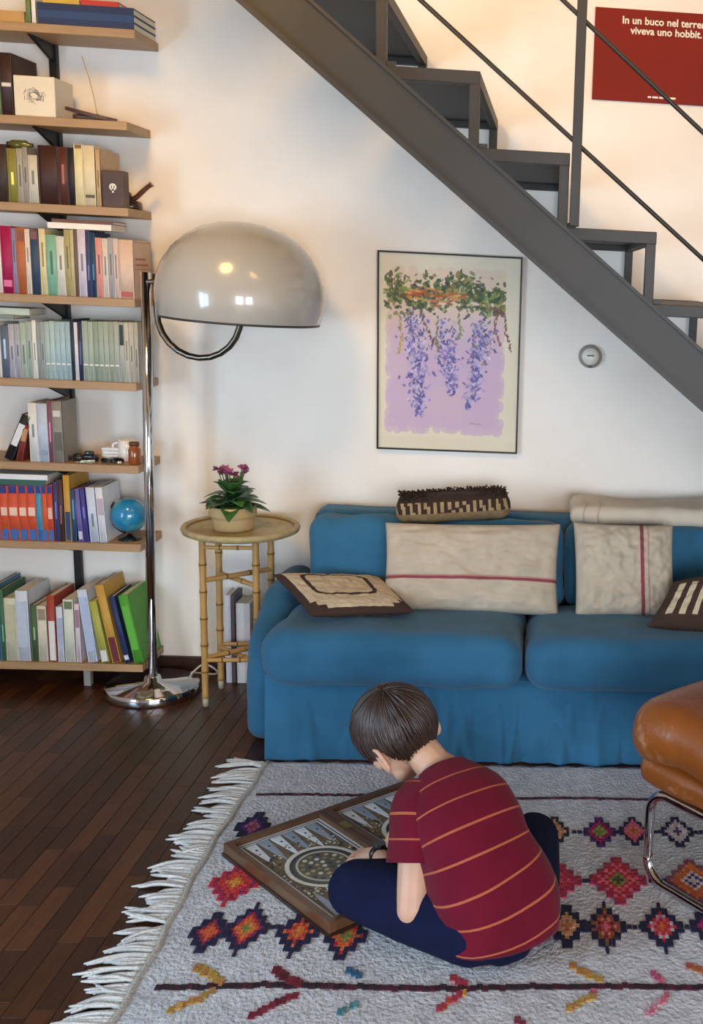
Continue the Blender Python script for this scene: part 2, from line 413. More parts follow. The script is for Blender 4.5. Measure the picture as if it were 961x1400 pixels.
# ================================================================== POSTER
PX0, PX1, PZ0, PZ1 = 0.108, 0.600, 2.108, 2.407
po = thing('poster', (0.354, YB-0.012, PZ0), 'dark red poster with white lettering on the wall above the stairs', 'poster')
pm = mat('poster_red', '7e1c0e', 0.6, var=0.12, vscale=3, spec=0.2)
sheet = MB().box(PX0, PX1, YB-0.010, YB-0.001, PZ0, PZ1).build('panel', pm, po, bevel=0.001)
def text(body, x, z, y, size, m, parent, name='lettering', bold=0.0):
    cu = bpy.data.curves.new('lettering', 'FONT'); cu.body = body; cu.size = size; cu.align_x = 'CENTER'; cu.offset = bold; cu.extrude = 0.0004; cu.resolution_u = 3
    ob = bpy.data.objects.new('lettering_curve', cu); COL.objects.link(ob)
    me = bpy.data.meshes.new_from_object(ob.evaluated_get(bpy.context.evaluated_depsgraph_get()))
    bpy.data.objects.remove(ob, do_unlink=True); bpy.data.curves.remove(cu)
    me.transform(Matrix.Rotation(PI/2, 4, 'X')); me.materials.clear(); me.materials.append(m)
    o = bpy.data.objects.new(name, me); COL.objects.link(o); o.parent = parent
    o.location = Vector((x, y, z)) - ORG[parent.name]; ORG[o.name] = Vector((x, y, z)); return o
wt = mat('poster_white', 'f6e6d4', 0.5)
bpy.context.view_layer.update()
text('In un buco nel terreno', 0.354, 2.360, YB-0.0108, 0.0335, wt, sheet, bold=0.0007)
text('viveva uno hobbit.', 0.354, 2.328, YB-0.0108, 0.0335, wt, sheet, bold=0.0007)
m = MB(); x = 0.30
for k, w_ in enumerate((0.012, 0.02, 0.016, 0.011, 0.022)): m.box(x, x+w_, YB-0.0106, YB-0.0099, 2.123, 2.129); x += w_+0.004
m.build('small_print', wt, sheet)

# ================================================================== PICTURE OF HANGING WISTERIA
QX0, QX1, QZ0, QZ1 = -0.6185, -0.1135, 0.862, 1.563
pf = thing('framed_picture', (-0.366, YB-0.02, QZ0), 'framed painting of hanging purple wisteria above the blue sofa', 'picture')
FR = mat('frame_black', '2a2520', 0.4, 0.4); t = 0.006
for a in ((QX0, QX0+t, QZ0, QZ1), (QX1-t, QX1, QZ0, QZ1), (QX0+t, QX1-t, QZ0, QZ0+t), (QX0+t, QX1-t, QZ1-t, QZ1)):
    MB().box(a[0], a[1], YB-0.020, YB-0.001, a[2], a[3]).build('frame_bar', FR, pf, bevel=0.001)
paper = MB().box(QX0+t, QX1-t, YB-0.012, YB-0.002, QZ0+t, QZ1-t).build('paper', mat('paper_cream', 'e4dac4', 0.8, var=0.05, vscale=5), pf)
def pic(u, v): return QX0 + (QX1-QX0)*u, QZ1 - (QZ1-QZ0)*v
GU, GV = 190, 264                           # the print is one sheet of small colour cells
CEL = [[None]*GU for _ in range(GV)]
def dab(m, u, v, lu, lv, ang, col, alpha=.85):
    """one leaf-shaped brush mark painted into the cells"""
    x, z = u*(QX1-QX0), v*(QZ1-QZ0); ca, sa = math.cos(ang), -math.sin(ang); cw, ch = (QX1-QX0)/GU, (QZ1-QZ0)/GV; r_ = max(lu, lv)
    for j in range(max(0, int((z-r_)/ch)), min(GV-1, int((z+r_)/ch)+1)+1):
        for i in range(max(0, int((x-r_)/cw)), min(GU-1, int((x+r_)/cw)+1)+1):
            dx, dz = (i+.5)*cw-x, (j+.5)*ch-z; p_, q_ = (dx*ca+dz*sa)/lu, (-dx*sa+dz*ca)/lv
            if p_*p_+q_*q_ < 1.05:
                o_ = CEL[j][i] or PAPER_C; CEL[j][i] = tuple(o_[k]*(1-alpha)+col[k]*alpha for k in range(3))
PAPER_C = lin('e4dac4')
INK = mat('painted_colour', 'ffffff', 0.8, vcol=True)
pr2 = random.Random(21)
def jit(c, a=0.12): c = lin(c); f = 1+pr2.uniform(-a, a); return tuple(min(1, v*f*(1+pr2.uniform(-a, a)*0.4)) for v in c)
m = MB()                                   # lilac wash with soft uneven edges
n_ = 26
for j in range(n_):
    for i in range(n_):
        u = 0.075+0.80*(i+0.5)/n_; v = 0.085+0.81*(j+0.5)/n_
        w_ = max(0, min(1, (v-0.18)/0.35)); q = noise.noise(Vector((u*6, v*6, 2)))
        edge = min(i, n_-1-i, j, n_-1-j)
        if edge == 0 and pr2.random() < 0.25: continue
        a, b = lin('e3cdb4'), lin('cbb0cc'); f = max(0, min(1, w_+0.25*q)); c = tuple(a[k]*(1-f)+b[k]*f for k in range(3))
        dab(m, u+pr2.uniform(-.006, .006), v+pr2.uniform(-.006, .006), 0.0165, 0.0225, pr2.uniform(-.3, .3), c, .7)
m = MB()
for k in range(620):                       # garland of leaves
    u = pr2.uniform(0.06, 0.88); v = 0.205+0.03*math.sin(u*9)+pr2.gauss(0, 0.042)
    if u < 0.2: v -= 0.03
    c = pr2.choice(['2f4a2c', '3f5c33', '56703a', '748a4c', '2c4034', '8a7a3a', '93a05e', '4a6244'])
    dab(m, u, v, pr2.uniform(.005, .014), pr2.uniform(.003, .007), pr2.uniform(0, PI), jit(c))
for k in range(60):
    u = pr2.uniform(0.2, 0.62); dab(m, u, 0.205+pr2.gauss(0, .016), pr2.uniform(.008, .018), .004, pr2.uniform(-.3, .3), jit(pr2.choice(['c0623a', 'cf8a4a', 'a8502e', 'd2a058'])))
for k in range(40):
    u = pr2.uniform(0.1, 0.85); dab(m, u, pr2.uniform(0.11, 0.15), .006, .0025, pr2.uniform(0, PI), jit(pr2.choice(['4a4a38', '6a5a4a', '3d4a30'])))
def raceme(u0, v0, u1, v1, wid, n, cols):
    m = MB()
    for k in range(n):
        t_ = pr2.random()**0.85; w_ = wid*(math.sin(PI*min(.97, t_*0.72+0.25)))**0.7
        u = u0+(u1-u0)*t_+pr2.gauss(0, w_*0.5); v = v0+(v1-v0)*t_+pr2.gauss(0, 0.008)
        dab(m, u, v, pr2.uniform(.004, .010), pr2.uniform(.0025, .0045), pr2.choice([-1, 1])*pr2.uniform(.6, 1.4), jit(pr2.choice(cols), .2))
vio = ['5a4d93', '6a62ad', '8479bb', '9d93cc', '4a4486', 'b3a6d2', '7068a0']
vio += ['c9c0dc', 'bdb4d6']
raceme(0.255, 0.29, 0.30, 0.82, 0.10, 430, vio); raceme(0.47, 0.33, 0.53, 0.70, 0.085, 260, vio)
raceme(0.735, 0.32, 0.69, 0.62, 0.10, 270, vio+['8a9080', '6f7466']); raceme(0.71, 0.58, 0.64, 0.77, 0.06, 120, vio)
m = MB()                                   # twining stems and tendrils
for pts, c in (([(0.79, .255), (.88, .29), (.9, .38), (.93, .46)], '7d4a50'), ([(.84, .27), (.82, .36), (.86, .44)], '8b5a55'), ([(.30, .30), (.36, .40), (.40, .45)], '5a4a55'), ([(.42, .32), (.41, .42), (.43, .48)], '7b7a58'), ([(.08, .12), (.12, .2), (.2, .23)], '5e4a3a'), ([(.15, .31), (.17, .42), (.15, .5)], 'a8985a'), ([(.56, .3), (.58, .38), (.56, .42)], '7f8a58')):
    P = spline([Vector((u, v, 0)) for u, v in pts], 7)
    for q in P:
        for r_ in range(2): dab(m, q.x+pr2.gauss(0, .006), q.y+pr2.gauss(0, .004), .006, .0026, pr2.uniform(.8, 2.2), jit(c))
for k in range(5): dab(m, .165, .44+k*.012, .0035, .003, 1.5, jit('d9b23c'))
for k in range(7): dab(m, .66+k*.012, .853+pr2.gauss(0, .003), .004, .0012, pr2.uniform(-.6, .6), jit('8a7468'))
m = MB(); cw, ch = (QX1-QX0)/GU, (QZ1-QZ0)/GV
for j in range(int(.05*GV), int(.93*GV)):
    for i in range(int(.03*GU), int(.96*GU)):
        b = len(m.v); x, z = QX0+cw*i, QZ1-ch*j
        m.v += [Vector((x, YB-.0126, z-ch)), Vector((x+cw, YB-.0126, z-ch)), Vector((x+cw, YB-.0126, z)), Vector((x, YB-.0126, z))]; m.face((b, b+1, b+2, b+3), CEL[j][i] or PAPER_C)
m.build('painting', INK, paper)
MB().box(QX0+t, QX1-t, YB-0.0165, YB-0.0145, QZ0+t, QZ1-t).build('glass_pane', glass('picture_glass', gloss=0.03), pf)

# ================================================================== THERMOSTAT
c = atY(807, 487, YB); RX = Matrix.Rotation(PI/2, 3, 'X')
th = thing('thermostat', (c.x, YB-0.02, c.z-0.042), 'small round white thermostat on the wall under the stairs', 'thermostat')
MB().lathe([(0.0, 0), (0.042, 0), (0.042, 0.012), (0.036, 0.02), (0.0, 0.02)], 32, (c.x, YB-0.0005, c.z), RX).build('ring', mat('thermostat_grey', '8f8a84', 0.35), th)
dl = MB().lathe([(0.0, 0.018), (0.031, 0.018), (0.03, 0.025), (0.0, 0.026)], 32, (c.x, YB-0.0005, c.z), RX).build('dial', mat('thermostat_white', 'e6e0d6', 0.35), th)
MB().box(c.x-0.013, c.x+0.013, YB-0.0275, YB-0.0255, c.z+0.001, c.z+0.006).build('mark', mat('mark_dark', '4a443e', 0.5), dl)
MB().obox((c.x, YB-0.0225, c.z-0.034), (0.007, 0, 0), (0, 0.002, 0), (0, 0, 0.005)).build('pointer', mat('mark_dark'), th)
#PART3
# ================================================================== BOOKSHELF
SF = 3.86                                                     # front edge of the boards
LEV = [41, 168, 286.5, 411, 526, 639.5, 747, 912]             # middle of each front edge in the photograph at x = 100
ENDX = [184, 173, 175, 184, 186, 189, 192, 195]
WOODS = mat('shelf_oak', 'a6845e', 0.5, var=0.14, vscale=6, stretch=(1, 10, 10), bump=0.04, bscale=40)
bk = thing('bookshelf', (-1.9, 3.97, 0), 'tall wall shelving of oak boards on black steel uprights filled with books', 'bookshelf')
ZT = []
BL = -2.45
for k, (ly, ex) in enumerate(zip(LEV, ENDX)):
    zc = atY(100, ly, SF).z; xe = atY(ex, ly, SF).x
    ZT.append(zc+0.0135)
    MB().box(BL, xe, SF, YB-0.003, zc-0.0135, zc+0.0135).build('shelf_board', WOODS, bk, bevel=0.002)
BLK = mat('bracket_black', '1d1c1c', 0.45, 0.3)
for xu in (-1.684, -2.28):
    MB().box(xu-0.0135, xu+0.0135, YB-0.02, YB-0.001, 0.10, 2.45).build('upright', BLK, bk, bevel=0.002)
    for z in ZT:
        zb = z-0.027
        MB().hexa([(xu-0.006, YB-0.02, zb-0.055), (xu+0.006, YB-0.02, zb-0.055), (xu+0.006, YB-0.019, zb-0.055), (xu-0.006, YB-0.019, zb-0.055),
                   (xu-0.006, SF+0.03, zb), (xu+0.006, SF+0.03, zb), (xu+0.006, YB-0.019, zb), (xu-0.006, YB-0.019, zb)]).build('bracket', BLK, bk)
for xu in (-1.60, -2.35):
    MB().box(xu-0.012, xu+0.012, SF+0.03, SF+0.055, 0.0, ZT[7]-0.027).build('foot', mat('foot_grey', '8d8a86', 0.5), bk, bevel=0.002)

# ------------------------------------------------------------------ books
PAGES = mat('page_edges', 'd8ccb4', 0.8, var=0.1, vscale=60, stretch=(1, 1, 1))
BOOKN = [0]
def book(row, x0, x1, yt, col, label, deco=(), tilt=0.0, depth=0.155, front=0.012, group=None, cat='book', dz=0.0, thick=None, hgt=None):
    """upright book on a board: spine from pixel x0 to x1 and up to pixel yt; tilt leans its top towards the left, in degrees"""
    ly = LEV[row]; Y = SF+front; z0 = ZT[row]+dz
    a, b = atY(x0, ly, Y).x, atY(x1, ly, Y).x
    if thick: b = a+thick
    z1 = hgt+z0 if hgt else atY((x0+x1)/2, yt, Y).z
    g = 0.0007; a += g; b -= g; h = z1-z0; cv = min(0.0025, (b-a)*0.18); d = min(depth, YB-0.026-Y)
    BOOKN[0] += 1
    o = thing('book', ((a+b)/2, Y+d/2, z0), label, cat, group)
    piv = Vector((a if tilt > 0 else b, Y, z0))
    T = Matrix.Translation(piv) @ Matrix.Rotation(-math.radians(tilt), 4, 'Y') @ Matrix.Translation(-piv)
    m = MB()
    m.box(a, a+cv, Y+0.001, Y+d, z0, z1); m.box(b-cv, b, Y+0.001, Y+d, z0, z1)
    # rounded spine
    k = len(m.v); n = 6
    for zz in (z0, z1):
        for i in range(n+1):
            s = i/n; m.v.append(Vector((a+(b-a)*s, Y+0.003-0.003*math.sin(PI*s), zz)))
        for i in range(n+1):
            s = 1-i/n; m.v.append(Vector((a+(b-a)*s, Y+0.006, zz)))
    N2 = 2*(n+1)
    for i in range(N2):
        j = (i+1) % N2; m.face((k+i, k+j, k+N2+j, k+N2+i), None, i < n)
    m.face([k+i for i in range(N2)][::-1]); m.face([k+N2+i for i in range(N2)])
    m.xf(T).build('cover', paint(col), o)
    MB().box(a+cv, b-cv, Y+0.006, Y+d-0.004, z0+0.002, z1-0.0025).xf(T).build('page_block', PAGES, o)
    if not deco and h > .15 and (b-a) > .012 and col not in ('3e211b', '3b2a24', '1f1c1e'):
        lum = sum(int(col[i:i+2], 16) for i in (0, 2, 4))/3; k_ = .62 if lum > 110 else 1.7; tr_ = random.Random(BOOKN[0])
        c2 = ''.join('%02x' % min(255, int(int(col[i:i+2], 16)*k_+(0 if lum > 110 else 25))) for i in (0, 2, 4)); f0 = tr_.uniform(.25, .5); f1 = f0+tr_.uniform(.2, .4); xm_ = (a+b)/2; wd = (b-a)*.13
        MB().box(xm_-wd, xm_+wd, Y-0.0004, Y+0.0025, z0+h*f0, z0+h*min(f1, .92)).xf(T).build('spine_title', paint(c2), o)
    for (f0, f1, c2) in deco:
        w = 0.12*(b-a)
        MB().box(a+w, b-w, Y-0.0008, Y+0.0025, z0+h*f0, z0+h*f1).xf(T).build('spine_label', paint(c2), o)
    return o
def lying(row, x0, x1, ylo, yhi, col, label, Y0=None, d=0.17, dz=None, edge='e2d8c2', cat='book', group=None):
    """book lying flat: spine towards the room"""
    Y = (Y0 or SF+0.012); a = atY(x0, LEV[row], Y).x; b = atY(x1, LEV[row], Y).x; xm = (x0+x1)/2
    z0 = ZT[row] if dz is None else dz; h = atY(xm, yhi, Y).z - atY(xm, ylo, Y).z; z1 = z0+h; cv = min(0.003, h*.18)
    o = thing('book', ((a+b)/2, Y+d/2, z0), label, cat, group)
    m = MB(); m.box(a, b, Y, Y+d, z0, z0+cv); m.box(a, b, Y, Y+d, z1-cv, z1); m.box(a, b, Y, Y+0.004, z0+cv, z1-cv)
    m.build('cover', paint(col), o)
    MB().box(a+0.002, b-0.002, Y+0.004, Y+d-0.003, z0+cv, z1-cv).build('page_block', paint(edge, 0.8), o)
    return o, z1
# --- top board
T0 = 'on the top board'
lying(0, 0, 34, 33, 17, 'b98f52', 'tan book lying flat on the top board left of the blue volumes', d=0.15)
book(0, 36, 43, -14, '6b7a48', 'olive green book standing between tan and white books on the top board')
book(0, 44, 50, -16, 'e6dfd0', 'white book standing at the left end of the flat blue volumes')
z = ZT[0]; cols = [('1c2f57', 'bottom dark blue volume of the flat stack on the top board'), ('23406b', 'middle dark blue volume of the flat stack on the top board'), ('1a2c4e', 'upper dark blue volume of the flat stack on the top board')]
for c_, l_ in cols:
    _, z = lying(0, 52, 183, 38, 28, c_, l_, d=0.20, dz=z, edge='d9cfb4')
_, z2 = lying(0, 112, 163, 10, 3, 'c8341f', 'red book lying on top of the blue volumes', d=0.17, dz=z)
_, z2 = lying(0, 60, 110, 10, 4, 'd0a83a', 'yellow book lying on top of the blue volumes beside the red one', d=0.17, dz=z)
# --- second board: leather album, sketch block, incense holder
book(1, -24, -9, 84, '2a5a48', 'dark green book standing left of the brown leather album')
book(1, -8, 3, 90, '5f7d5a', 'sage green book squeezed against the brown leather album')
book(1, 3, 20, 72, '3a2723', 'dark brown leather album standing beside the sketch block', deco=((.46, .52, 'd8cfc2'),), depth=0.18)
Y = SF+0.012; a, b = atY(21, 168, Y).x, atY(77, 168, Y).x; z1 = atY(50, 104, Y).z
o = thing('sketch_block', ((a+b)/2, Y+0.07, ZT[1]), 'cream sketch block with a faint pencil drawing on its face', 'canvas')
bd = MB().box(a, b, Y, Y+0.14, ZT[1], z1).build('block', mat('canvas_cream', 'ddd2bd', 0.8, var=0.05), o, bevel=0.003)
m = MB(); q = random.Random(4)
for k in range(46):
    ang = q.uniform(0, 2*PI); rr = q.uniform(.3, 1)
    cx_ = (a+b)/2+rr*0.035*math.cos(ang); cz_ = (ZT[1]+z1)/2+rr*0.022*math.sin(ang)+0.002; t_ = ang+PI/2+q.uniform(-.6, .6)
    m.obox((cx_, Y-0.0004, cz_), (0.008*math.cos(t_), 0, 0.008*math.sin(t_)), (0, 0.0005, 0), (-0.0009*math.sin(t_), 0, 0.0009*math.cos(t_)))
m.build('pencil_drawing', paint('a49a92'), bd)
Y = SF+.035; a, b = atY(90, 162, Y).x, atY(160, 162, Y).x; zt = ZT[1]
o = thing('incense_holder', ((a+b)/2, Y, zt), 'brown wooden boat-shaped incense holder with a thin stick', 'incense holder')
BRN = mat('dark_wood', '4a2d20', 0.45, var=0.25, vscale=20)
m = MB(); L = b-a; sec = []
for i in range(13):
    s = i/12; w = 0.004+0.028*math.sin(PI*min(1, s*1.05))**0.6; zz = zt+0.030*(1-s)**1.2+0.005; sec.append((a+L*s, w, zz))
for i in range(12):
    (x0, w0, h0), (x1, w1, h1) = sec[i], sec[i+1]
    m.hexa([(x0, Y-w0, max(zt, h0-.006)), (x1, Y-w1, max(zt, h1-.006)), (x1, Y+w1, max(zt, h1-.006)), (x0, Y+w0, max(zt, h0-.006)), (x0, Y-w0, h0+.005), (x1, Y-w1, h1+.005), (x1, Y+w1, h1+.005), (x0, Y+w0, h0+.005)])
m.build('tray', BRN, o); MB().soft((a+L*.47, Y, zt+0.009), (L*.60, 0.04, 0.018), 0.006, 3).build('foot', BRN, o)
p0 = Vector((a+L*.62, Y, zt+0.016)); p1 = atY(112, 77, Y)
MB().ball(p0, 0.007).build('knob', mat('brass', 'a58a52', .35, .8), o)
MB().tube(spline([p0, p0.lerp(p1, .5)+Vector((.004, 0, .003)), p1], 6), 0.0016, 6).build('incense_stick', mat('incense', 'b3a184', .8), o)
# --- third board
S3 = 'above the mixed paperbacks'
book(2, -3, 13, 197, '3b2a24', 'very dark brown book left of the olive book', depth=.17)
book(2, 13, 26, 203, '85803a', 'olive green book under the small green flask', depth=.16)
book(2, 26, 34, 203, 'a8a08e', 'grey book standing beside the olive book'); book(2, 34, 41, 201, '9b948a', 'mid grey book between two pale grey books')
book(2, 41, 54, 212, 'c8c2b2', 'short pale grey book beside the big brown album')
book(2, 55, 82, 199, '3e211b', 'big dark brown album on the board with the wooden pipe', depth=.18)
book(2, 82, 95, 201, '522a22', 'reddish brown leather book right of the big brown album', depth=.18)
book(2, 95, 104, 202, '1f1c1e', 'black book between the leather book and cream volumes', depth=.17)
book(2, 104, 116, 197, 'dccfa0', 'cream volume with a dark top beside the black book', deco=((.93, .99, '7d5a3a'),))
book(2, 116, 132, 199, 'd9c9a6', 'wide cream volume with a dark dot low on its spine', deco=((.14, .19, '5d4a3c'),))
book(2, 133, 139, 204, 'c0a07a', 'tan book with its plain cover facing the lamp', depth=.17)
# flask lying on the books
fx, fz = atY(28, 200, SF+.05), None
zt = atY(26, 203, SF+.012).z+0.001
o = thing('flask', (fx.x, SF+.06, zt), 'small olive green flask lying on top of the books', 'flask')
m = MB(); My = Matrix.Rotation(PI/2, 3, 'Y')
m.lathe([(0.0, -0.036), (0.012, -0.036), (0.0145, -0.03), (0.0145, 0.012), (0.007, 0.022), (0.007, 0.032), (0.0, 0.032)], 16, (fx.x+0.002, SF+.06, zt+0.0146), My)
m.build('body', mat('olive_glass', '59561f', .2, coat=.3), o)
MB().lathe([(0, -.036), (.009, -.036), (.009, -.047), (0, -.047)], 12, (fx.x+0.002, SF+.06, zt+0.0146), My).build('cap', mat('dark_green', '2e3a22', .4), o)
# wooden box with emblem
Y = SF+.005; a, b = atY(141, 288, Y).x, atY(170, 288, Y).x; z1 = atY(155, 233, Y).z
o = thing('wooden_box', ((a+b)/2, Y+.02, ZT[2]), 'dark wooden block with a round white emblem beside the pipe', 'box')
bb = MB().box(a, b, Y, Y+.05, ZT[2], z1).build('block', BRN, o, bevel=.002)
m = MB().lathe([(.006, 0), (.0115, 0), (.0115, .0012), (.006, .0012)], 20, ((a+b)/2, Y+.0002, (ZT[2]+z1)/2+.006), RX, closed=True)
m.box((a+b)/2-.0025, (a+b)/2+.0025, Y-.001, Y+.0003, (ZT[2]+z1)/2-.012, (ZT[2]+z1)/2+.012); m.build('emblem', paint('e6dcd0'), bb)
# smoking pipe on a low round stand
Y = SF+.135; c_ = atY(182, 280, Y)
xe3 = atY(ENDX[2], LEV[2], SF).x
c_ = Vector((xe3-.040, Y, ZT[2]))
o = thing('pipe_stand', c_, 'low dark oval pipe stand at the end of the third board', 'stand')
MB().lathe([(0, 0), (.036, 0), (.039, .007), (.037, .024), (.028, .029), (.018, .018), (0, .016)], 24, c_).build('dish', mat('dark_wood_gloss', '3c2419', .25, coat=.4), o)
o = thing('smoking_pipe', c_+Vector((0, 0, .012)), 'brown wooden smoking pipe resting on the low oval stand', 'pipe')
pw = mat('briar_wood', '5a3322', .3, coat=.3, var=.2, vscale=30)
MB().lathe([(0, .017), (.014, .017), (.018, .027), (.017, .048), (.014, .057), (.010, .057), (.009, .036), (0, .036)], 18, c_+Vector((-.012, 0, 0))).build('bowl', pw, o)
MB().tube(spline([c_+Vector((-.004, 0, .030)), c_+Vector((.02, 0, .042)), c_+Vector((.050, 0, .070)), c_+Vector((.072, 0, .088))], 5), [.009]*5+[.0082]*5+[.0076]*5+[.011], 10).build('stem', pw, o)
# --- fourth board: mixed paperbacks
mix = [(-9, 0, 312, 'cfc7ba', 'beige paperback at the left of the mixed paperbacks', ()), (0, 5, 314, 'e8e2d8', 'thin white paperback left of the magenta one', ()),
 (5, 20, 309, 'a3124f', 'magenta paperback among the mixed paperbacks', ((.1, .2, 'd8709c'),)), (20, 26, 312, '8d86a8', 'thin grey violet paperback right of the magenta one', ()),
 (26, 38, 311, 'b3673c', 'orange brown paperback among the mixed paperbacks', ((.8, .95, '8a4a34'),)), (38, 45, 313, 'ddcfc0', 'thin cream paperback between orange brown and navy ones', ()),
 (45, 57, 315, '33455e', 'navy paperback with a brown top band', ((.86, .99, '7d4a42'),)), (57, 66, 313, 'dccd9c', 'pale yellow paperback left of the teal green one', ()),
 (66, 80, 321, '7fb49a', 'teal green paperback among the mixed paperbacks', ()), (80, 91, 323, 'd4d2c6', 'off-white paperback right of the teal green one', ()),
 (91, 99, 314, 'aaa06e', 'olive beige paperback under the flat white book', ()), (99, 104, 314, 'c2b48a', 'thin straw coloured paperback beside the olive beige one', ()), (104, 109, 314, '6f5a4c', 'thin brown paperback in the middle of the mixed row', ()),
 (109, 120, 314, 'cfc5d4', 'pale lilac paperback left of the dark blue ones', ()), (120, 126, 315, '3a3f66', 'thin indigo paperback among the mixed paperbacks', ()), (126, 133, 318, '1f3f5c', 'thin petrol blue paperback left of the salmon one', ()),
 (133, 142, 325, 'd9958a', 'salmon pink paperback among the mixed paperbacks', ()), (142, 150, 326, 'd6c8bf', 'pale paperback right of the salmon pink one', ()), (150, 157, 325, 'a7a3a6', 'grey paperback near the end of the mixed row', ()),
 (157, 164, 326, 'd3bdb4', 'dusty pink paperback near the end of the mixed row', ())]
for (x0, x1, yt, c_, l_, d_) in mix: book(3, x0, x1, yt, c_, l_, d_, depth=.13+rnd.uniform(0, .02))
o = book(3, 164, 184, 328, 'd6b9a4', 'pinkish beige book with a printed cover facing the lamp', ((.03, .12, 'b0524a'),), depth=.17)
Y = SF+.012; xb_ = atY(184, 411, Y).x-.0007; z0 = ZT[3]; hh = atY(175, 328, Y).z-z0; m = MB()
for k, (f0, f1, y0, y1) in enumerate(((.96, .975, .01, .165), (.66, .70, .02, .12), (.56, .60, .02, .14), (.5, .515, .01, .165))): m.box(xb_-.0002, xb_+.0006, Y+y0, Y+y1, z0+hh*f0, z0+hh*f1)
m.build('cover_print', paint('bc7a6c'), o)
Yl = SF+.03; zt = atY(110, 309, SF+.012).z
tops = max(atY((x0+x1)/2, yt, SF+.012).z for (x0, x1, yt, _, _, _) in mix if x1 > 66 and x0 < 155)+.0005
_, z2 = lying(3, 70, 156, 312, 304, 'e9e2d6', 'white book lying flat across the mixed paperbacks', Y0=SF+.02, d=.13, dz=tops)
lying(3, 76, 158, 304, 299, '6d4434', 'thin brown book on top of the flat white book', Y0=SF+.025, d=.12, dz=z2)
# --- fifth board: grey-green series
ser = [(-8, -1, 441, 'c9cfd2'), (-1, 4, 441, 'e3e4e2'), (4, 15, 445, '5f6b7d'), (15, 23, 443, 'b1b0bd'), (23, 31, 443, 'a7a8b2'), (31, 39, 441, 'aab8ac'), (39, 47, 440, 'a2b2a8'), (47, 53, 438, 'e2e1db'), (53, 58, 440, '8f989a'), (58, 64, 440, '9da5a5'),
 (64, 71, 440, 'a4b9b6'), (71, 78, 439, 'abc2c4'), (78, 85, 440, '9fbabf'), (85, 92, 440, 'a3bcc4'), (92, 99, 440, '9ab4bb'), (99, 104, 437, '272d44'), (104, 109, 441, 'd5d5d8'), (109, 115, 440, '2c3050'),
 (115, 123, 439, '9dab9f'), (123, 130, 440, 'a3b0a2'), (130, 137, 440, '8d9c8e'), (137, 144, 440, '9aa898'), (144, 151, 440, 'a0ab9d'), (151, 158, 440, '98a294'), (158, 165, 440, 'a6aca2'), (165, 172, 441, 'a9aca4'), (172, 178, 441, 'c2bcae'), (178, 185, 441, 'b7b0a2'), (185, 191, 441, 'aea89b')]
ORDN = ['first', 'second', 'third', 'fourth', 'fifth', 'sixth', 'seventh', 'eighth']
for i, (x0, x1, yt, c_) in enumerate(ser):
    sp = {2: 'slate blue book on the board of grey-green volumes', 7: 'thin white book among the grey-green volumes', 15: 'first thin navy book in the grey-green row, left of the white one', 16: 'thin white book between two navy books', 17: 'second thin navy book in the grey-green row, right of the white one', 1: 'white book left of the slate blue one', 0: 'pale blue grey book two left of the slate blue one', 25: 'grey green volume with a black label on its spine'}
    if i in sp: l_, gr = sp[i], None
    elif i in (3, 4): l_, gr = ('first', 'second')[i-3]+' lilac grey book to the right of the slate blue one', 'lilac grey books'
    elif i in (5, 6): l_, gr = 'pale green grey book '+('next to the lilac grey pair', 'next to the thin white book')[i-5], 'pale green grey books'
    elif i in (8, 9): l_, gr = 'mid grey book '+('touching the thin white book', 'touching the first pale blue green volume')[i-8], 'mid grey books'
    elif 10 <= i <= 14: l_, gr = ORDN[14-i]+' pale blue green volume counting leftwards from the thin navy books', 'pale blue green volumes'
    elif i >= 26: l_, gr = ORDN[i-26]+' beige grey volume to the right of the black-labelled one', 'beige grey volumes'
    else: l_, gr = ORDN[i-18]+' grey green volume counting rightwards from the thin navy books', 'grey green volumes'
    d_ = ((.62, .96, '232a28'),) if i == 25 else (((.26, .285, 'e0e2da'),) if i in range(10, 15) or 18 <= i < 25 else ())
    book(4, x0, x1, yt, c_, l_, d_, depth=.14, group=gr)
zt = max(atY(20, q, SF+.012).z for q in (438, 440))+.001
_, z2 = lying(4, -14, 24, 440, 434, '77827c', 'grey book lying flat on the grey-green volumes', Y0=SF+.02, d=.12, dz=zt+.002)
lying(4, -16, 46, 434, 425, 'b9c6b6', 'pale green book lying flat on top of a grey one', Y0=SF+.03, d=.12, dz=z2)
# --- sixth board
book(5, 5, 17, 560, '1b1b20', 'black leaning book with a white spine label', ((.32, .80, 'dcdcdc'),), tilt=-24, depth=.14, hgt=.165)
book(5, 22, 31, 573, '7a2b22', 'dark red leaning book beside the black one', ((.55, .9, 'b98a5c'),), tilt=-14, depth=.14, hgt=.125)
book(5, 42, 54, 551, 'dad9d6', 'white upright book beside the leaning dark red one', depth=.15); book(5, 54, 68, 552, 'b8c4d4', 'pale blue upright book beside the white one', ((.12, .2, '8a98ac'),), depth=.15)
book(5, 68, 74, 548, '7c4a58', 'plum book edge beside the grey cover', depth=.15)
book(5, 74, 88, 549, '8d877f', 'brownish grey book with a pale drawing on its spine', ((.75, .85, 'c9c4ba'), (.2, .5, '5f5a54')), depth=.12)
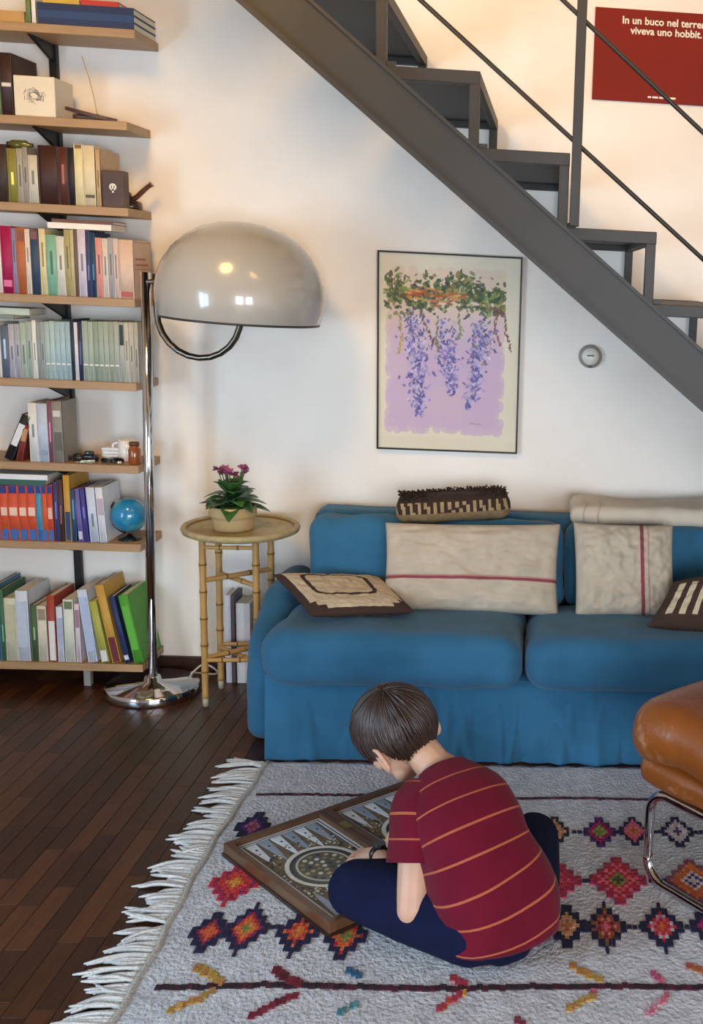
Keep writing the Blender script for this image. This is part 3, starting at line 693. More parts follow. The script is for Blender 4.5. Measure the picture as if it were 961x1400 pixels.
#PART4
# small things on the sixth board
zt = ZT[5]; Y = SF+.05
c_ = atY(97, 625, Y); c_.z = zt
o = thing('sunglasses', c_, 'folded black sunglasses lying beside the brownish grey book', 'glasses')
bl = mat('plastic_black', '141414', .25)
for s in (-1, 1):
    cc = c_+Vector((s*.022, 0, .011))
    r_ = MB().lathe([(.015, -.002), (.0185, -.002), (.0185, .002), (.015, .002)], 18, cc, RX, closed=True).build('rim', bl, o)
    MB().lathe([(0, -.0008), (.0155, -.0008), (.0155, .0008), (0, .0008)], 18, cc, RX).build('lens', mat('lens_dark', '2b2a20', .05), r_)
    MB().tube([cc+Vector((s*.019, .001, .004)), cc+Vector((s*.018, .012, .003)), cc+Vector((-s*.04, .016+.004*s, -.008))], .0022, 6).build('temple', bl, o)
MB().tube([c_+Vector((-.005, 0, .016)), c_+Vector((0, -.001, .018)), c_+Vector((.005, 0, .016))], .002, 6).build('bridge', bl, o)
c_ = atY(123, 622, SF+.06); c_.z = zt
o = thing('toy_car', c_, 'small black toy car on the board beside the sunglasses', 'toy car')
MB().soft(c_+Vector((0, 0, .016)), (.05, .028, .016), .006, 4).build('body', bl, o); MB().soft(c_+Vector((-.002, 0, .029)), (.028, .024, .016), .006, 4).build('cabin', mat('toy_glass', '2d3238', .1), o)
for sx in (-.015, .015):
    for sy in (-.013, .013): MB().lathe([(0, -.003), (.0085, -.003), (.0085, .003), (0, .003)], 14, c_+Vector((sx, sy, .0085)), RX).build('wheel', mat('rubber', '0c0c0c', .8), o)
c_ = atY(106, 630, SF+.025); c_.z = zt
o = thing('key_ring', c_, 'bunch of pale metal keys on the board edge', 'keys')
mt = mat('key_metal', 'b9b29a', .3, .9)
MB().tube([c_+Vector((.011*math.cos(a*PI/8), .011*math.sin(a*PI/8), .0025)) for a in range(17)], .0014, 6).build('ring', mt, o)
for k in range(3):
    an = -.5+k*.5; d = Vector((math.cos(an), math.sin(an)*.6, 0)); p = c_+d*.02+Vector((0, 0, .0022+.0026*k)); n_ = Vector((-d.y, d.x, 0))
    kk = MB().obox(p+d*.02, d*.018, n_*.003, (0, 0, .001)); kk.obox(p, d*.009, n_*.009, (0, 0, .001)); kk.build('key', mt, o)
a = atY(140, 632, SF+.09).x; b = atY(164, 632, SF+.09).x
o = thing('paper_pad', ((a+b)/2, SF+.1, zt), 'crumpled white paper pad lying behind the toy car', 'paper')
for k in range(4):
    s_ = rnd.uniform(-.12, .12); cc = Vector(((a+b)/2, SF+.12, zt+.006+.011*k)); MB().soft(cc, (.058, .07, .0105), .003, 5, Matrix.Rotation(s_, 3, 'Z'), amp=.003, fr=40, seed=k).build('sheet', mat('paper_white', 'dfe0e6', .8), o)
c_ = atY(153, 632, SF+.03); c_.z = zt
o = thing('camera_strap', c_, 'black strap coiled on the board in front of the paper pad', 'strap')
P = [c_+Vector(((.025+.006*math.sin(3*t_))*math.cos(t_)*1.3, .016*math.sin(t_), .005+.003*math.sin(2*t_)+.001*t_)) for t_ in [k*.35 for k in range(34)]]
MB().tube(P, .004, 6, flat=.4).build('band', bl, o); MB().soft(c_+Vector((.03, -.012, .006)), (.016, .012, .012), .003, 3).build('buckle', mt, o)
a = atY(166, 634, SF+.07).x
o = thing('mug', (a+.02, SF+.1, zt), 'white mug beside the amber jar', 'mug')
MB().lathe([(0, 0), (.026, 0), (.03, .006), (.031, .075), (.029, .075), (.028, .01), (0, .008)], 24, (a+.012, SF+.1, zt)).build('cup', mat('glazed_white', 'e4e2df', .2, coat=.3), o)
MB().tube(spline([(a-.018, SF+.1, zt+.062), (a-.036, SF+.1, zt+.056), (a-.036, SF+.1, zt+.03), (a-.017, SF+.1, zt+.018)], 6), .004, 8).build('handle', mat('glazed_white'), o)
c_ = atY(184.5, 636, SF+.04); c_.z = zt
o = thing('amber_jar', c_, 'small amber brown jar at the lamp end of the board', 'jar')
MB().lathe([(0, 0), (.018, 0), (.02, .004), (.02, .05), (.015, .058), (.015, .066), (0, .066)], 20, c_).build('body', mat('amber', '8c4a1e', .15, coat=.5), o)
MB().lathe([(0, .064), (.0165, .064), (.0165, .076), (0, .077)], 20, c_).build('lid', mat('lid_brown', '5c3a26', .5), o)

# --- seventh board: orange-blue guides, white books, globe
for i, (x0, x1) in enumerate(((-9, 3), (3, 14), (14, 28), (28, 40), (40, 52), (52, 60))):
    if i < 5: book(6, x0, x1, 664, 'd0522f', ORDN[4-i]+' orange guidebook counting leftwards from the turquoise one', ((.86, .995, '28307a'), (.01, .20, '2f66a8'), (.45, .6, 'e8c8b4')), depth=.14, group='orange guidebooks')
    else: book(6, x0, x1, 664, '3f8fb0', 'turquoise guidebook among the orange ones', ((.86, .995, '28307a'), (.01, .2, '2455a0')), depth=.14)
book(6, 60, 67, 664, 'd4562f', 'thin orange guidebook right of the turquoise one', ((.86, .995, '28307a'), (.01, .2, '2f66a8')), depth=.14)
book(6, 67, 75, 664, 'c9482c', 'last orange guidebook of the row beside dark spines', ((.86, .995, '28307a'), (.01, .2, '2f66a8'), (.4, .6, 'e8b89c')), depth=.14)
book(6, 76, 82, 659, '3a3c6e', 'indigo book right of the orange guidebooks', depth=.14); book(6, 82, 89, 656, '4a2c30', 'dark maroon book right of the indigo one', depth=.14)
zt7 = atY(30, 664, SF+.012).z+.0008
_, z2 = lying(6, -12, 66, 664, 656, '2e5a4e', 'dark green book lying flat on the orange guidebooks', d=.13, dz=zt7)
lying(6, -12, 70, 656, 649, 'dfe0e4', 'white book lying flat above the dark green one', d=.13, dz=z2)
book(6, 90, 99, 650, 'bf9038', 'golden yellow book with a dark photo on its spine', ((.02, .45, '20406a'),), depth=.16)
book(6, 99, 106, 670, '2a4d6a', 'short dark blue book right of the golden one', depth=.14)
book(6, 108, 115, 669, '6a60a0', 'violet book leaning against the dark blue one', ((.05, .2, 'c8c4da'),), tilt=3, depth=.14); book(6, 116, 122, 668, '443f8c', 'deep violet book leaning beside the lighter violet one', tilt=3, depth=.14)
book(6, 124, 136, 667, 'c6cede', 'pale blue white book left of the white one', tilt=3, depth=.15); book(6, 137, 147, 667, 'd9dbe2', 'white book with its cover facing the globe', ((.5, .8, 'b9a8b4'),), tilt=3, depth=.15)
gx = atY(177, 712, SF+.075); zt = ZT[6]
o = thing('globe', (gx.x, gx.y, zt), 'small blue desk globe on the board behind the lamp pole', 'globe')
gc = Vector((gx.x, gx.y, zt+.024+.062)); gm = mat('globe_blue', '2a84b0', .18, coat=.5)
nt = gm.node_tree; n = nt.nodes.new('ShaderNodeTexNoise'); n.inputs['Scale'].default_value = 18; n.inputs['Detail'].default_value = 5
tcn = nt.nodes.new('ShaderNodeTexCoord'); nt.links.new(tcn.outputs['Object'], n.inputs['Vector'])
r = nt.nodes.new('ShaderNodeValToRGB'); e = r.color_ramp.elements; e[0].position = .55; e[0].color = lin('2380ae')+(1,); e[1].position = .58; e[1].color = lin('3f94a4')+(1,)
nt.links.new(n.outputs['Fac'], r.inputs[0]); nt.links.new(r.outputs[0], nt.nodes['Principled BSDF'].inputs['Base Color'])
MB().ball(gc, .060, n=28, m=18).build('sphere', gm, o)
MB().tube([gc+Vector((-.066*math.cos(a)*1.0, 0, .066*math.sin(a))).lerp(Vector((0, 0, 0)), 0) for a in [-1.35+.15*k for k in range(15)]], .003, 8).build('meridian', bl, o)
MB().lathe([(0, 0), (.04, 0), (.038, .006), (.012, .012), (.006, .02), (0, .021)], 24, (gx.x, gx.y, zt)).build('stand', bl, o)
# --- bottom board
b8 = [(-14, -3, 806, 'b3b9c0', 'pale grey book at the left of the bottom board', (), 0), (-3, 4, 800, '4a6e86', 'steel blue book on the bottom board', (), 0), (4, 10, 806, '3f6a4e', 'green book right of the steel blue one', (), 0),
 (10, 26, 818, 'd2cfb4', 'cream yellow book with faint lettering on the bottom board', ((.3, .9, 'c2bd9e'),), 0), (26, 43, 808, 'd2d8e2', 'wide white book right of the cream yellow one', ((.2, .85, 'bcc6d6'),), 0), (45, 54, 828, '47603f', 'dark green book right of the wide white one', (), 0),
 (54, 67, 829, 'd6cdba', 'beige book with brown lettering on the bottom board', ((.75, .95, '9a8672'),), 0), (68, 79, 815, 'a03d2e', 'red book with a white lower half', ((.02, .62, 'dedcd6'),), 0), (80, 89, 830, 'cfd3e0', 'thin white book right of the red one', ((.3, .8, 'a9b0c8'),), 0),
 (90, 104, 820, 'd5d8c8', 'off-white book with a green tint on the bottom board', ((.85, .97, '6b7a5c'),), 0), (105, 112, 826, 'd9c8cf', 'thin pinkish book left of the leaning white one', ((.6, .9, 'a07a8a'),), 0)]
for (x0, x1, yt, c_, l_, d_, t_) in b8: book(7, x0, x1, yt, c_, l_, d_, t_, depth=.17)
book(7, 121, 134, 806, 'cdd6e6', 'white book leaning left with pale blue lettering', ((.15, .9, 'aebcd6'),), tilt=6, depth=.18, hgt=.265)
book(7, 139, 150, 820, 'a8a64a', 'yellow green book leaning left behind the golden one', ((.02, .2, 'd8d8dc'),), tilt=9, depth=.16, hgt=.225)
book(7, 154, 166, 800, 'c0953e', 'golden yellow book with maroon foot leaning left', ((.01, .33, '6a2530'),), tilt=10, depth=.19, hgt=.285)
book(7, 171, 179, 812, '23305c', 'navy book leaning left beside the bright green one', ((.05, .12, 'c8ccd8'),), tilt=11, depth=.16, hgt=.245)
book(7, 184, 197, 812, '4f9a2e', 'bright green book leaning left at the end of the bottom board', ((.2, .85, '5fae3a'),), tilt=11, depth=.19, hgt=.25)

# ================================================================== CHROME FLOOR LAMP
CHR = mat('chrome', 'cfcfd2', .07, 1.0); CHRD = mat('chrome_dark', '6b6259', .28, 1.0)
LP = Vector((-1.357, 3.842, 0))
lt = atY(199, 372, LP.y)
la = thing('floor_lamp', LP, 'chrome floor lamp with a big white plastic dome shade', 'floor lamp')
MB().lathe([(0, 0), (.155, 0), (.157, .006), (.157, .030), (.152, .036), (.120, .040), (.118, .043), (.03, .046), (.026, .062), (0, .062)], 56, LP).build('base', CHR, la)
top = Vector((lt.x, LP.y, lt.z))
pb = LP+Vector((0, 0, .055))
MB().tube([pb, pb.lerp(top, .5), top], .0165, 20).build('pole', CHR, la)
# arm: runs down beside the pole, swings under and up to the shade
SC_ = Vector((0, 3.775, 0)); q = atY(329, 438, 3.775); SC_.x = q.x; SC_.z = q.z
a0 = top+Vector((.033, -.004, -.004)); R_ = (SC_.x-a0.x)/2
arm = [a0, a0+Vector((0, 0, -.06)), a0+Vector((0, 0, -.11))]
ac = Vector(((a0.x+SC_.x)/2, 0, atY(270, 428, 3.81).z))
for k in range(13):
    a = PI+PI*k/12; s = (k+0)/12; arm.append(Vector((ac.x+R_*math.cos(a), a0.y+(SC_.y-a0.y)*s, ac.z+R_*1.02*math.sin(a))))
arm.append(Vector((SC_.x, SC_.y, SC_.z+.06)))
MB().tube(arm, .0105, 12).build('arm', CHRD, la)
MB().soft(top+Vector((.017, -.002, -.03)), (.05, .026, .016), .006, 4).build('clamp', CHRD, la)
MS = Matrix.Rotation(math.radians(2.0), 3, 'Y')
pr = [(r_*.945, z_*.93) for r_, z_ in [(.262, 0.0), (.270, .02), (.277, .055), (.278, .09), (.272, .135), (.256, .185), (.228, .235), (.188, .278), (.135, .312), (.075, .331), (.03, .337), (0, .338)]]
inn = [(max(0, r_-.006), z_-.005 if z_ > .2 else z_) for r_, z_ in pr][::-1]
sh = MB().lathe(pr+inn, 112, SC_, MS).build('shade', mat('shade_plastic', 'a8a39b', .22, coat=.6, subs=0.0), la)
MB().lathe([(.243, -.003), (.2490, -.003), (.2500, .004), (.243, .004)], 64, SC_, MS, closed=True).build('rim', mat('rim_dark', '2f2b27', .4), sh)
MB().lathe([(0, .055), (.03, .055), (.03, .12), (0, .12)], 20, SC_).build('socket', mat('socket_white', 'd8d4cc', .4), sh)
MB().ball(SC_+Vector((0, 0, .17)), .05, n=18, m=12).build('bulb', mat('bulb_glass', 'e8e4dc', .15), sh)
MB().tube(spline([LP+Vector((.10, .10, .035)), LP+Vector((.13, .145, .055)), LP+Vector((.165, .16, .035)), LP+Vector((.16, .185, .005)), LP+Vector((.05, .20, .004)), LP+Vector((-.2, .20, .004))], 8), .0035, 8).build('cable', mat('cable_white', 'cfcac2', .5), la)

# ================================================================== BAMBOO TABLE
TC = Vector((-1.035, 3.815, 0)); TZ = .612
tb = thing('bamboo_table', TC, 'small round bamboo plant stand between lamp and sofa', 'side table')
BAM = mat('bamboo', 'b98f52', .4, var=.22, vscale=9, stretch=(1, 1, .3), bump=.05, bscale=30); BAMD = mat('bamboo_node', '7d5526', .5, var=.2)
tops_ = MB().lathe([(0, TZ-.016), (.176, TZ-.016), (.19, TZ-.010), (.194, TZ+.002), (.190, TZ+.010), (.178, TZ+.010), (.170, TZ), (0, TZ)], 56, TC).build('table_top', mat('woven_tray', 'a9976a', .5, var=.2, vscale=25, bump=.3, bscale=90), tb)
MB().lathe([(.1705, TZ-.0005), (.1755, TZ-.0005), (.1755, TZ+.0065), (.1705, TZ+.004)], 56, TC, closed=True).build('band', mat('band_brown', '7a6238', .5), tops_)
LG = [(-1.142, 3.728), (-1.139, 3.900), (-.968, 3.742), (-.958, 3.905)]
def bamboo(p0, p1, r, nodes, parent, name):
    p0, p1 = Vector(p0), Vector(p1); P = []; R = []; n = nodes*6
    for i in range(n+1):
        s = i/n; ph = (s*nodes) % 1.0; e = min(ph, 1-ph)
        P.append(p0.lerp(p1, s)); R.append(r*(1+.10*math.exp(-(e/.06)**2)-.05*math.sin(PI*ph)))
    ob = MB().tube(P, R, 14).build(name, BAM, parent)
    for k in range(1, nodes):
        s = k/nodes; d = (p1-p0).normalized()*.003
        c_ = p0.lerp(p1, s); MB().tube([c_-d, c_+d], r*1.11, 14).build('node', BAMD, ob)
    return ob
for (x, y) in LG:
    tip = Vector((x+(TC.x-x)*.02, y, TZ-.016))
    lg = bamboo((x, y, .03), tip, .0115, 6, tb, 'leg')
    MB().lathe([(0, 0), (.010, 0), (.0105, .03), (0, .032)], 14, (x, y, 0)).build('ferrule', mat('ferrule_pale', 'b5a78c', .5), lg)
for z in (.445, .172):
    bamboo((LG[0][0], LG[0][1], z), (LG[3][0], LG[3][1], z), .009, 3, tb, 'stretcher'); bamboo((LG[1][0], LG[1][1], z-.018), (LG[2][0], LG[2][1], z-.018), .009, 3, tb, 'stretcher')
bamboo((LG[0][0], LG[0][1], .165), (LG[2][0], LG[2][1], .165), .008, 3, tb, 'stretcher'); bamboo((LG[1][0], LG[1][1], .165), (LG[3][0], LG[3][1], .165), .008, 3, tb, 'stretcher')
bamboo((LG[0][0], LG[0][1], .56), (LG[2][0], LG[2][1], .56), .007, 3, tb, 'stretcher')
# magazines standing against the wall behind the table
for k, (px, w_, h_, c_, l_) in enumerate(((309, .020, .33, 'd9d2d6', 'pale lilac magazine file standing behind the bamboo legs'), (318, .010, .33, '6a6470', 'thin dark grey folder standing behind the bamboo legs'), (324, .028, .30, 'e0dbda', 'white magazine file standing behind the bamboo legs'), (335, .020, .30, 'd2c6c8', 'pale pink magazine file standing behind the bamboo legs'))):
    x = atY(px, 880, 3.96).x
    o = thing('magazine_file', (x+w_/2, 4.0, 0), l_, 'magazine')
    MB().box(x, x+w_, 3.955, 3.959, 0, h_).build('spine', paint(c_), o); MB().box(x, x+.002, 3.959, 4.062, 0, h_).build('cover', paint(c_), o); MB().box(x+w_-.002, x+w_, 3.959, 4.062, 0, h_).build('cover', paint(c_), o)
    MB().box(x+.002, x+w_-.002, 3.959, 4.058, 0, h_-.004).build('page_block', PAGES, o)

# ================================================================== POTTED PLANT
PC = Vector((atY(319, 718, 3.79).x, 3.79, TZ+.0005))
pl = thing('potted_plant', PC, 'pink flowering plant in a beige clay pot on the bamboo table', 'plant')
pot = MB().lathe([(0, 0), (.063, 0), (.066, .004), (.069, .040), (.070, .044), (.076, .047), (.077, .056), (.077, .078), (.074, .082), (.067, .082), (.065, .05), (0, .05)], 44, PC).build('pot', mat('clay_beige', 'b49a6e', .75, var=.1, vscale=18), pl)
MB().lathe([(0, .070), (.05, .072), (.0655, .07)], 28, PC).build('soil', mat('soil', '2c2018', .95, bump=.5, bscale=60), pl)
LEAF = [mat('leaf_%d' % k, c_, .38, var=.2, vscale=25) for k, c_ in enumerate(('2a4e26', '35602c', '1f3f22', '44702f'))]
pr3 = random.Random(12)
def leaf(p, d, up, L, Wd, parent, m_, droop=.3, fold=.25):
    p, d = Vector(p), Vector(d).normalized(); s_ = d.cross(Vector(up)).normalized(); n_ = s_.cross(d).normalized()
    mb = MB(); n = 8
    for i in range(n+1):
        t_ = i/n; w = Wd*math.sin(PI*min(1, t_**.75*.97+.03))**.8*(1+.08*math.sin(t_*25)); c_ = p+d*L*t_ - Vector((0, 0, 1))*droop*L*t_*t_ + n_*.0
        for j in (-1, -.5, 0, .5, 1): mb.v.append(c_+s_*w*j+n_*(fold*w*abs(j)))
    for i in range(n):
        for j in range(4): a = i*5+j; mb.face((a, a+1, a+6, a+5), None, True)
    ob = mb.build('leaf', m_, parent); so = ob.modifiers.new('thickness', 'SOLIDIFY'); so.thickness = .0014
    return ob
for k in range(34):
    az = k*2.39996+pr3.uniform(-.2, .2); lev = k/34
    el = .15+.75*lev+pr3.uniform(-.1, .15); r0 = .012
    base = PC+Vector((r0*math.cos(az), r0*math.sin(az), .075+.07*lev))
    L_ = pr3.uniform(.075, .115)*(1.12-.45*lev)
    d = Vector((math.cos(az)*math.cos(el), math.sin(az)*math.cos(el)*.85, math.sin(el)))
    leaf(base, d, (0, 0, 1), L_, L_*.3, pl, pr3.choice(LEAF), droop=pr3.uniform(.15, .55))
stm = mat('plant_stem', '3d5a2c', .5)
PET = [mat('petal_a', '8e3a63', .6), mat('petal_b', 'a9547c', .6), mat('petal_c', '6f2b4e', .6)]
for k in range(13):
    px = pr3.choice([296, 303, 309, 315, 321, 327, 332]) + pr3.uniform(-3, 3); py = pr3.uniform(638, 650)
    hd = atY(px, py, 3.79+pr3.uniform(-.03, .03))
    MB().tube(spline([PC+Vector((pr3.uniform(-.01, .01), pr3.uniform(-.01, .01), .08)), PC.lerp(hd, .55)+Vector((0, 0, .03)), hd], 5), .0018, 6).build('stem', stm, pl)
    fl_ = MB()
    for j in range(9):
        a = 2*PI*j/9+pr3.random(); d = Vector((math.cos(a), math.sin(a)*.8, pr3.uniform(-.2, .9))).normalized()
        M_ = d.to_track_quat('X', 'Z').to_matrix(); fl_.ball(hd+d*.009, (.009, .0055, .0025), M_, 8, 6)
    fl_.build('flower', pr3.choice(PET), pl)
#PART5
# ================================================================== SOFA
BLUE = weave('sofa_cover', 160, .12, col='2c6283', rough=.9, spec=.3, var=.13, vscale=7, sheen=.12, bump=.35, bscale=11)
so = thing('sofa', (-.055, 3.65, 0), 'two-seat sofa in a loose blue cover against the white wall', 'sofa')
b_ = MB().soft((-.055, 3.668, .1425), (1.55, .715, .275), .03, 20).build('base', BLUE, so)
qs = random.Random(5); FOLD = [(qs.uniform(-.80, .70), qs.uniform(-.28, .28), qs.uniform(.010, .026), qs.uniform(.006, .017)*qs.choice([1, 1, -1])) for k in range(44)]
def fold(x, z):
    d = 0.0; k = max(0, 1-z/.30)
    for x0, sl_, w_, a_ in FOLD: d += a_*math.exp(-((x-x0-sl_*(z-.1))/w_)**2)*(.15+.85*k)
    return d*.75 + .006*math.sin(x*13)*k + .016*k*k
m = MB(); nx_, nz_ = 260, 22
for face_ in (0, 1):
    b0 = len(m.v)
    for j in range(nz_+1):
        for i in range(nx_+1):
            x = -.838+1.566*i/nx_; z = .003+.268*j/nz_; m.v.append(Vector((x, 3.316-fold(x, z)+(.012 if face_ else 0), z)))
    for j in range(nz_):
        for i in range(nx_):
            a = b0+j*(nx_+1)+i; q_ = (a, a+1, a+nx_+2, a+nx_+1); m.face(q_ if not face_ else q_[::-1], None, True)
m.build('skirt', BLUE, so)
for s in (-1, 1):
    def armf(p, s=s):
        t_ = max(0, min(1, (-.02-p.y)/.24)); top_ = (p.z+.235)/.47
        return Vector((p.x+.012*s*(1-top_)*math.sin(p.y*22), p.y, p.z-.12*t_*top_*top_))
    MB().soft((-.055+s*.812, 3.690, .230), (.112, .54, .460), .052, 14, fn=armf, amp=.006, fr=9).build('arm', BLUE, so)
MB().soft((-.055, 3.965, .335), (1.52, .16, .66), .05, 14, amp=.004).build('back', BLUE, so)
def seatf(p):
    t_ = max(0, (p.y+.27)/.54); up = max(0, (p.z+.08)/.16)
    return Vector((p.x, p.y, p.z-.035*t_*up+.008*up*math.cos(p.x*3.6)))
for k, (x0, x1) in enumerate(((-.835, -.0575), (-.0525, .725))):
    c_ = MB().soft(((x0+x1)/2, 3.485, .345), (x1-x0, .545, .172), .07, 26, amp=.010, fr=8, seed=3*k+1, fn=seatf).build('seat_cushion', BLUE, so)
    pts = []
for k, (x0, x1) in enumerate(((-.80, .066), (.074, .70))):
    MB().soft(((x0+x1)/2, 3.815, .520), (x1-x0, .185, .295), .055, 16, Matrix.Rotation(math.radians(-7), 3, 'X'), amp=.020, fr=8, seed=5*k+2).build('back_cushion', BLUE, so)

# ================================================================== CUSHIONS
LIN = weave('linen', 230, .35, col='b8aa98', rough=.9, var=.10, vscale=14, vcol=True)
LC = lin('bcae9b'); RED = lin('8c4049'); PK = lin('b08a80')
def long_c(u, v, s):
    if .345 < v < .375: return RED
    if .385 < v < .40: return PK
    return LC
m = pillow([(-.527, 3.575, .405), (.052, 3.575, .400), (.050, 3.69, .688), (-.532, 3.69, .674)], .115, 70, power=4, pinch=.035, colf=long_c, amp=.016, seed=1.3)
tag(weld(m.build('linen_cushion', LIN)), 'long beige linen cushion with a horizontal red stripe on the sofa', 'cushion')
def sq_c(u, v, s):
    if .665 < u < .70: return RED
    if .725 < u < .75: return PK
    return LC
m = pillow([(.108, 3.575, .402), (.440, 3.575, .410), (.428, 3.685, .698), (.092, 3.685, .698)], .10, 60, power=4, pinch=.03, colf=sq_c, amp=.020, seed=4.1)
tag(weld(m.build('linen_cushion', LIN)), 'square beige linen cushion with a vertical red stripe on the sofa', 'cushion')
LIN2 = weave('linen_plain', 200, .35, col='cdbfad', rough=.9, var=.10, vscale=10)
th_ = thing('linen_throw', (.41, 3.9, .665), 'folded beige linen throw laid over the back of the sofa', 'throw')
MB().soft((.40, 3.885, .702), (.63, .215, .070), .03, 18, amp=.012, fr=7, seed=9, M=Matrix.Rotation(math.radians(-.9), 3, 'Y')).build('fold', LIN2, th_)
for x in (.128, .178):
    MB().tube(spline([(x, 3.776, .680), (x-.003, 3.774, .705), (x+.004, 3.80, .735), (x, 3.89, .738)], 6), .0035, 6, flat=.5).build('seam', LIN2, th_)

# brown woven cushion lying on the back
wc = thing('woven_cushion', (-.32, 3.93, .665), 'brown woven cushion with striped edge lying on the sofa back', 'cushion')
Mw = Matrix.Rotation(math.radians(-4.0), 3, 'Y') @ Matrix.Rotation(math.radians(6), 3, 'Z')
wcc = Vector((-.322, 3.835, .712)); WB = mat('wool_beige', '7a6446', .95, var=.15, vscale=40, bump=.4, bscale=120); WD = mat('wool_brown', '33221a', .95, var=.2, vscale=40, bump=.5, bscale=120)
m = MB().soft(wcc, (.385, .20, .088), .036, 44, Mw, amp=.008, fr=10, seed=3); Mi = Mw.inverted(); cs = []
for f in m.f:
    p = Mi @ (sum((m.v[i] for i in f), Vector())/len(f) - wcc); ph = (p.x*38+.9*p.z*8) % 1
    cs.append(lin('33221a') if p.z > .030 or (p.z > -.008 and ph < .55) else (lin('9c8562') if p.z > -.008 else lin('7a6446')))
m.c = cs; bdy = m.build('body', mat('wool_woven', 'ffffff', .95, var=.18, vscale=40, bump=.5, bscale=120, vcol=True), wc)
m = MB(); q = random.Random(9)
for k in range(520):
    u = q.uniform(-.182, .182); v = q.uniform(-.085, .09); p = wcc+Mw @ Vector((u, v, .036+.006*q.random())); d = Mw @ Vector((q.gauss(0, .9), q.gauss(-.4, .9), .7)).normalized()
    m.tube([p, p+d*.005, p+d*q.uniform(.007, .011)+Vector((q.gauss(0, .004), 0, 0))], [.0035, .003, .001], 5)
m.build('tufts', WD, wc, kind='stuff')

# cream cushion with brown borders on the sofa arm
CRM = lin('cbb99c'); BRC = lin('3c271f')
def sqd(u, v): return max(abs(u-.5), abs(v-.5))
def crm_c(u, v, s):
    d = sqd(u, v); w = abs(abs(u-.5)-abs(v-.5))
    if d > .455: return BRC
    if d > .40 and (u < .18 and v < .18 or u > .82 and v < .18): return BRC
    cu = max(abs(u-.47)/.30, abs(v-.60)/.28); ro = (abs((u-.47)/.30)**5+abs((v-.60)/.28)**5)**.2
    if .92 < ro < 1.05: return BRC
    return CRM
m = pillow([(-.702, 3.335, .455), (-.400, 3.415, .452), (-.545, 3.715, .475), (-.875, 3.585, .512)], .055, 120, power=5, pinch=.04, colf=crm_c, amp=.006, seed=2)
CUF = weave('cotton_cushion', 240, .25, col='ffffff', rough=.9, var=.08, vscale=20, vcol=True)
tag(weld(m.build('bordered_cushion', CUF)), 'cream cushion with dark brown borders lying at the sofa arm', 'cushion')
def str_c(u, v, s):
    if .18 < v < .82 and u > .08 and (u*7.2) % 1 < .52 and u < .95: return lin('c9b79a')
    return lin('3f2a20')
p0 = atY(884, 866, 3.40)
m = pillow([(p0.x, 3.40, .428), (p0.x+.30, 3.30, .432), (p0.x+.36, 3.44, .62), (p0.x+.09, 3.52, .545)], .085, 64, power=3, pinch=.04, colf=str_c, amp=.008, seed=6)
tag(weld(m.build('striped_cushion', CUF)), 'dark brown cushion with cream bars lying beside the square linen cushion', 'cushion')

# ================================================================== RUG
RT = .012
WOOL = mat('rug_wool', 'c0c1c6', .95, var=.16, vscale=38, bump=.9, bscale=110, stretch=(1, .8, 1))
RX0, RX1, RY0, RY1 = -.832, 1.55, 1.60, 3.262
rg = thing('rug', (.3, 2.4, 0), 'off-white wool rug with colourful diamond motifs and fringe', 'rug')
m = MB(); nx_, ny_ = 150, 110
def rugz(x, y): return RT+.0016*noise.noise(Vector((x*5, y*5, 0)))+.0010*noise.noise(Vector((x*60, y*35, 4)))
def rugx(x, y): return x+(.008*math.sin(y*6+1)+.003*math.sin(y*31) if x < RX0+.01 else 0)
for side in (1, 0):
    b = len(m.v)
    for j in range(ny_+1):
        for i in range(nx_+1):
            x = RX0+(RX1-RX0)*i/nx_; y = RY0+(RY1-RY0)*j/ny_
            if j == ny_: y += .006*math.sin(x*90)*.7
            m.v.append(Vector((rugx(x, y), y, rugz(x, y) if side else .0005)))
    for j in range(ny_):
        for i in range(nx_):
            a = b+j*(nx_+1)+i; q = (a, a+1, a+nx_+2, a+nx_+1); m.face(q if side else q[::-1], None, True)
N1 = (nx_+1)*(ny_+1)
edge = [i for i in range(nx_+1)]+[(j+1)*(nx_+1)-1 for j in range(1, ny_+1)]+[ny_*(nx_+1)+i for i in range(nx_-1, -1, -1)]+[j*(nx_+1) for j in range(ny_-1, 0, -1)]
for k in range(len(edge)):
    a, b = edge[k], edge[(k+1) % len(edge)]; m.face((a+N1, b+N1, b, a))
m.build('pile', WOOL, rg)
P = [(rugx(RX0, y)+.004, y, RT+.001) for y in [RY0+(RY1-RY0)*k/60 for k in range(61)]]
MB().tube(P, .006, 8, flat=.7).build('edge_cord', mat('rug_cord', 'b5b1aa', .95, bump=.6, bscale=150), rg)
FRI = mat('fringe_wool', 'cfccc8', .95, var=.1, vscale=60, bump=.5, bscale=200)
q = random.Random(31)
nt_ = 76
for k in range(nt_):
    y = RY0+(RY1-RY0)*(k+.5)/nt_; L_ = q.uniform(.075, .13); dy = q.gauss(-.0, .02)
    if k % 9 == 0: dy += .02
    mm = MB()
    for s_ in range(3):
        yy = y+(s_-1)*.005; e_ = Vector((RX0-L_*q.uniform(.8, 1.08), yy+dy+q.gauss(0, .009), .003)); x0 = rugx(RX0, yy)
        mid = Vector((x0-L_*.5, yy+dy*.4+q.gauss(0, .006), .0075+q.random()*.006))
        mm.tube(spline([(x0+.004, yy, .0085), mid, e_], 4), [.0058]*4+[.0056]*3+[.0045, .0022], 6, flat=.8)
    mm.build('tassel', FRI, rg)
KN = mat('knots', 'ffffff', .95, var=.18, vscale=90, bump=.6, bscale=200, vcol=True)
q = random.Random(17)
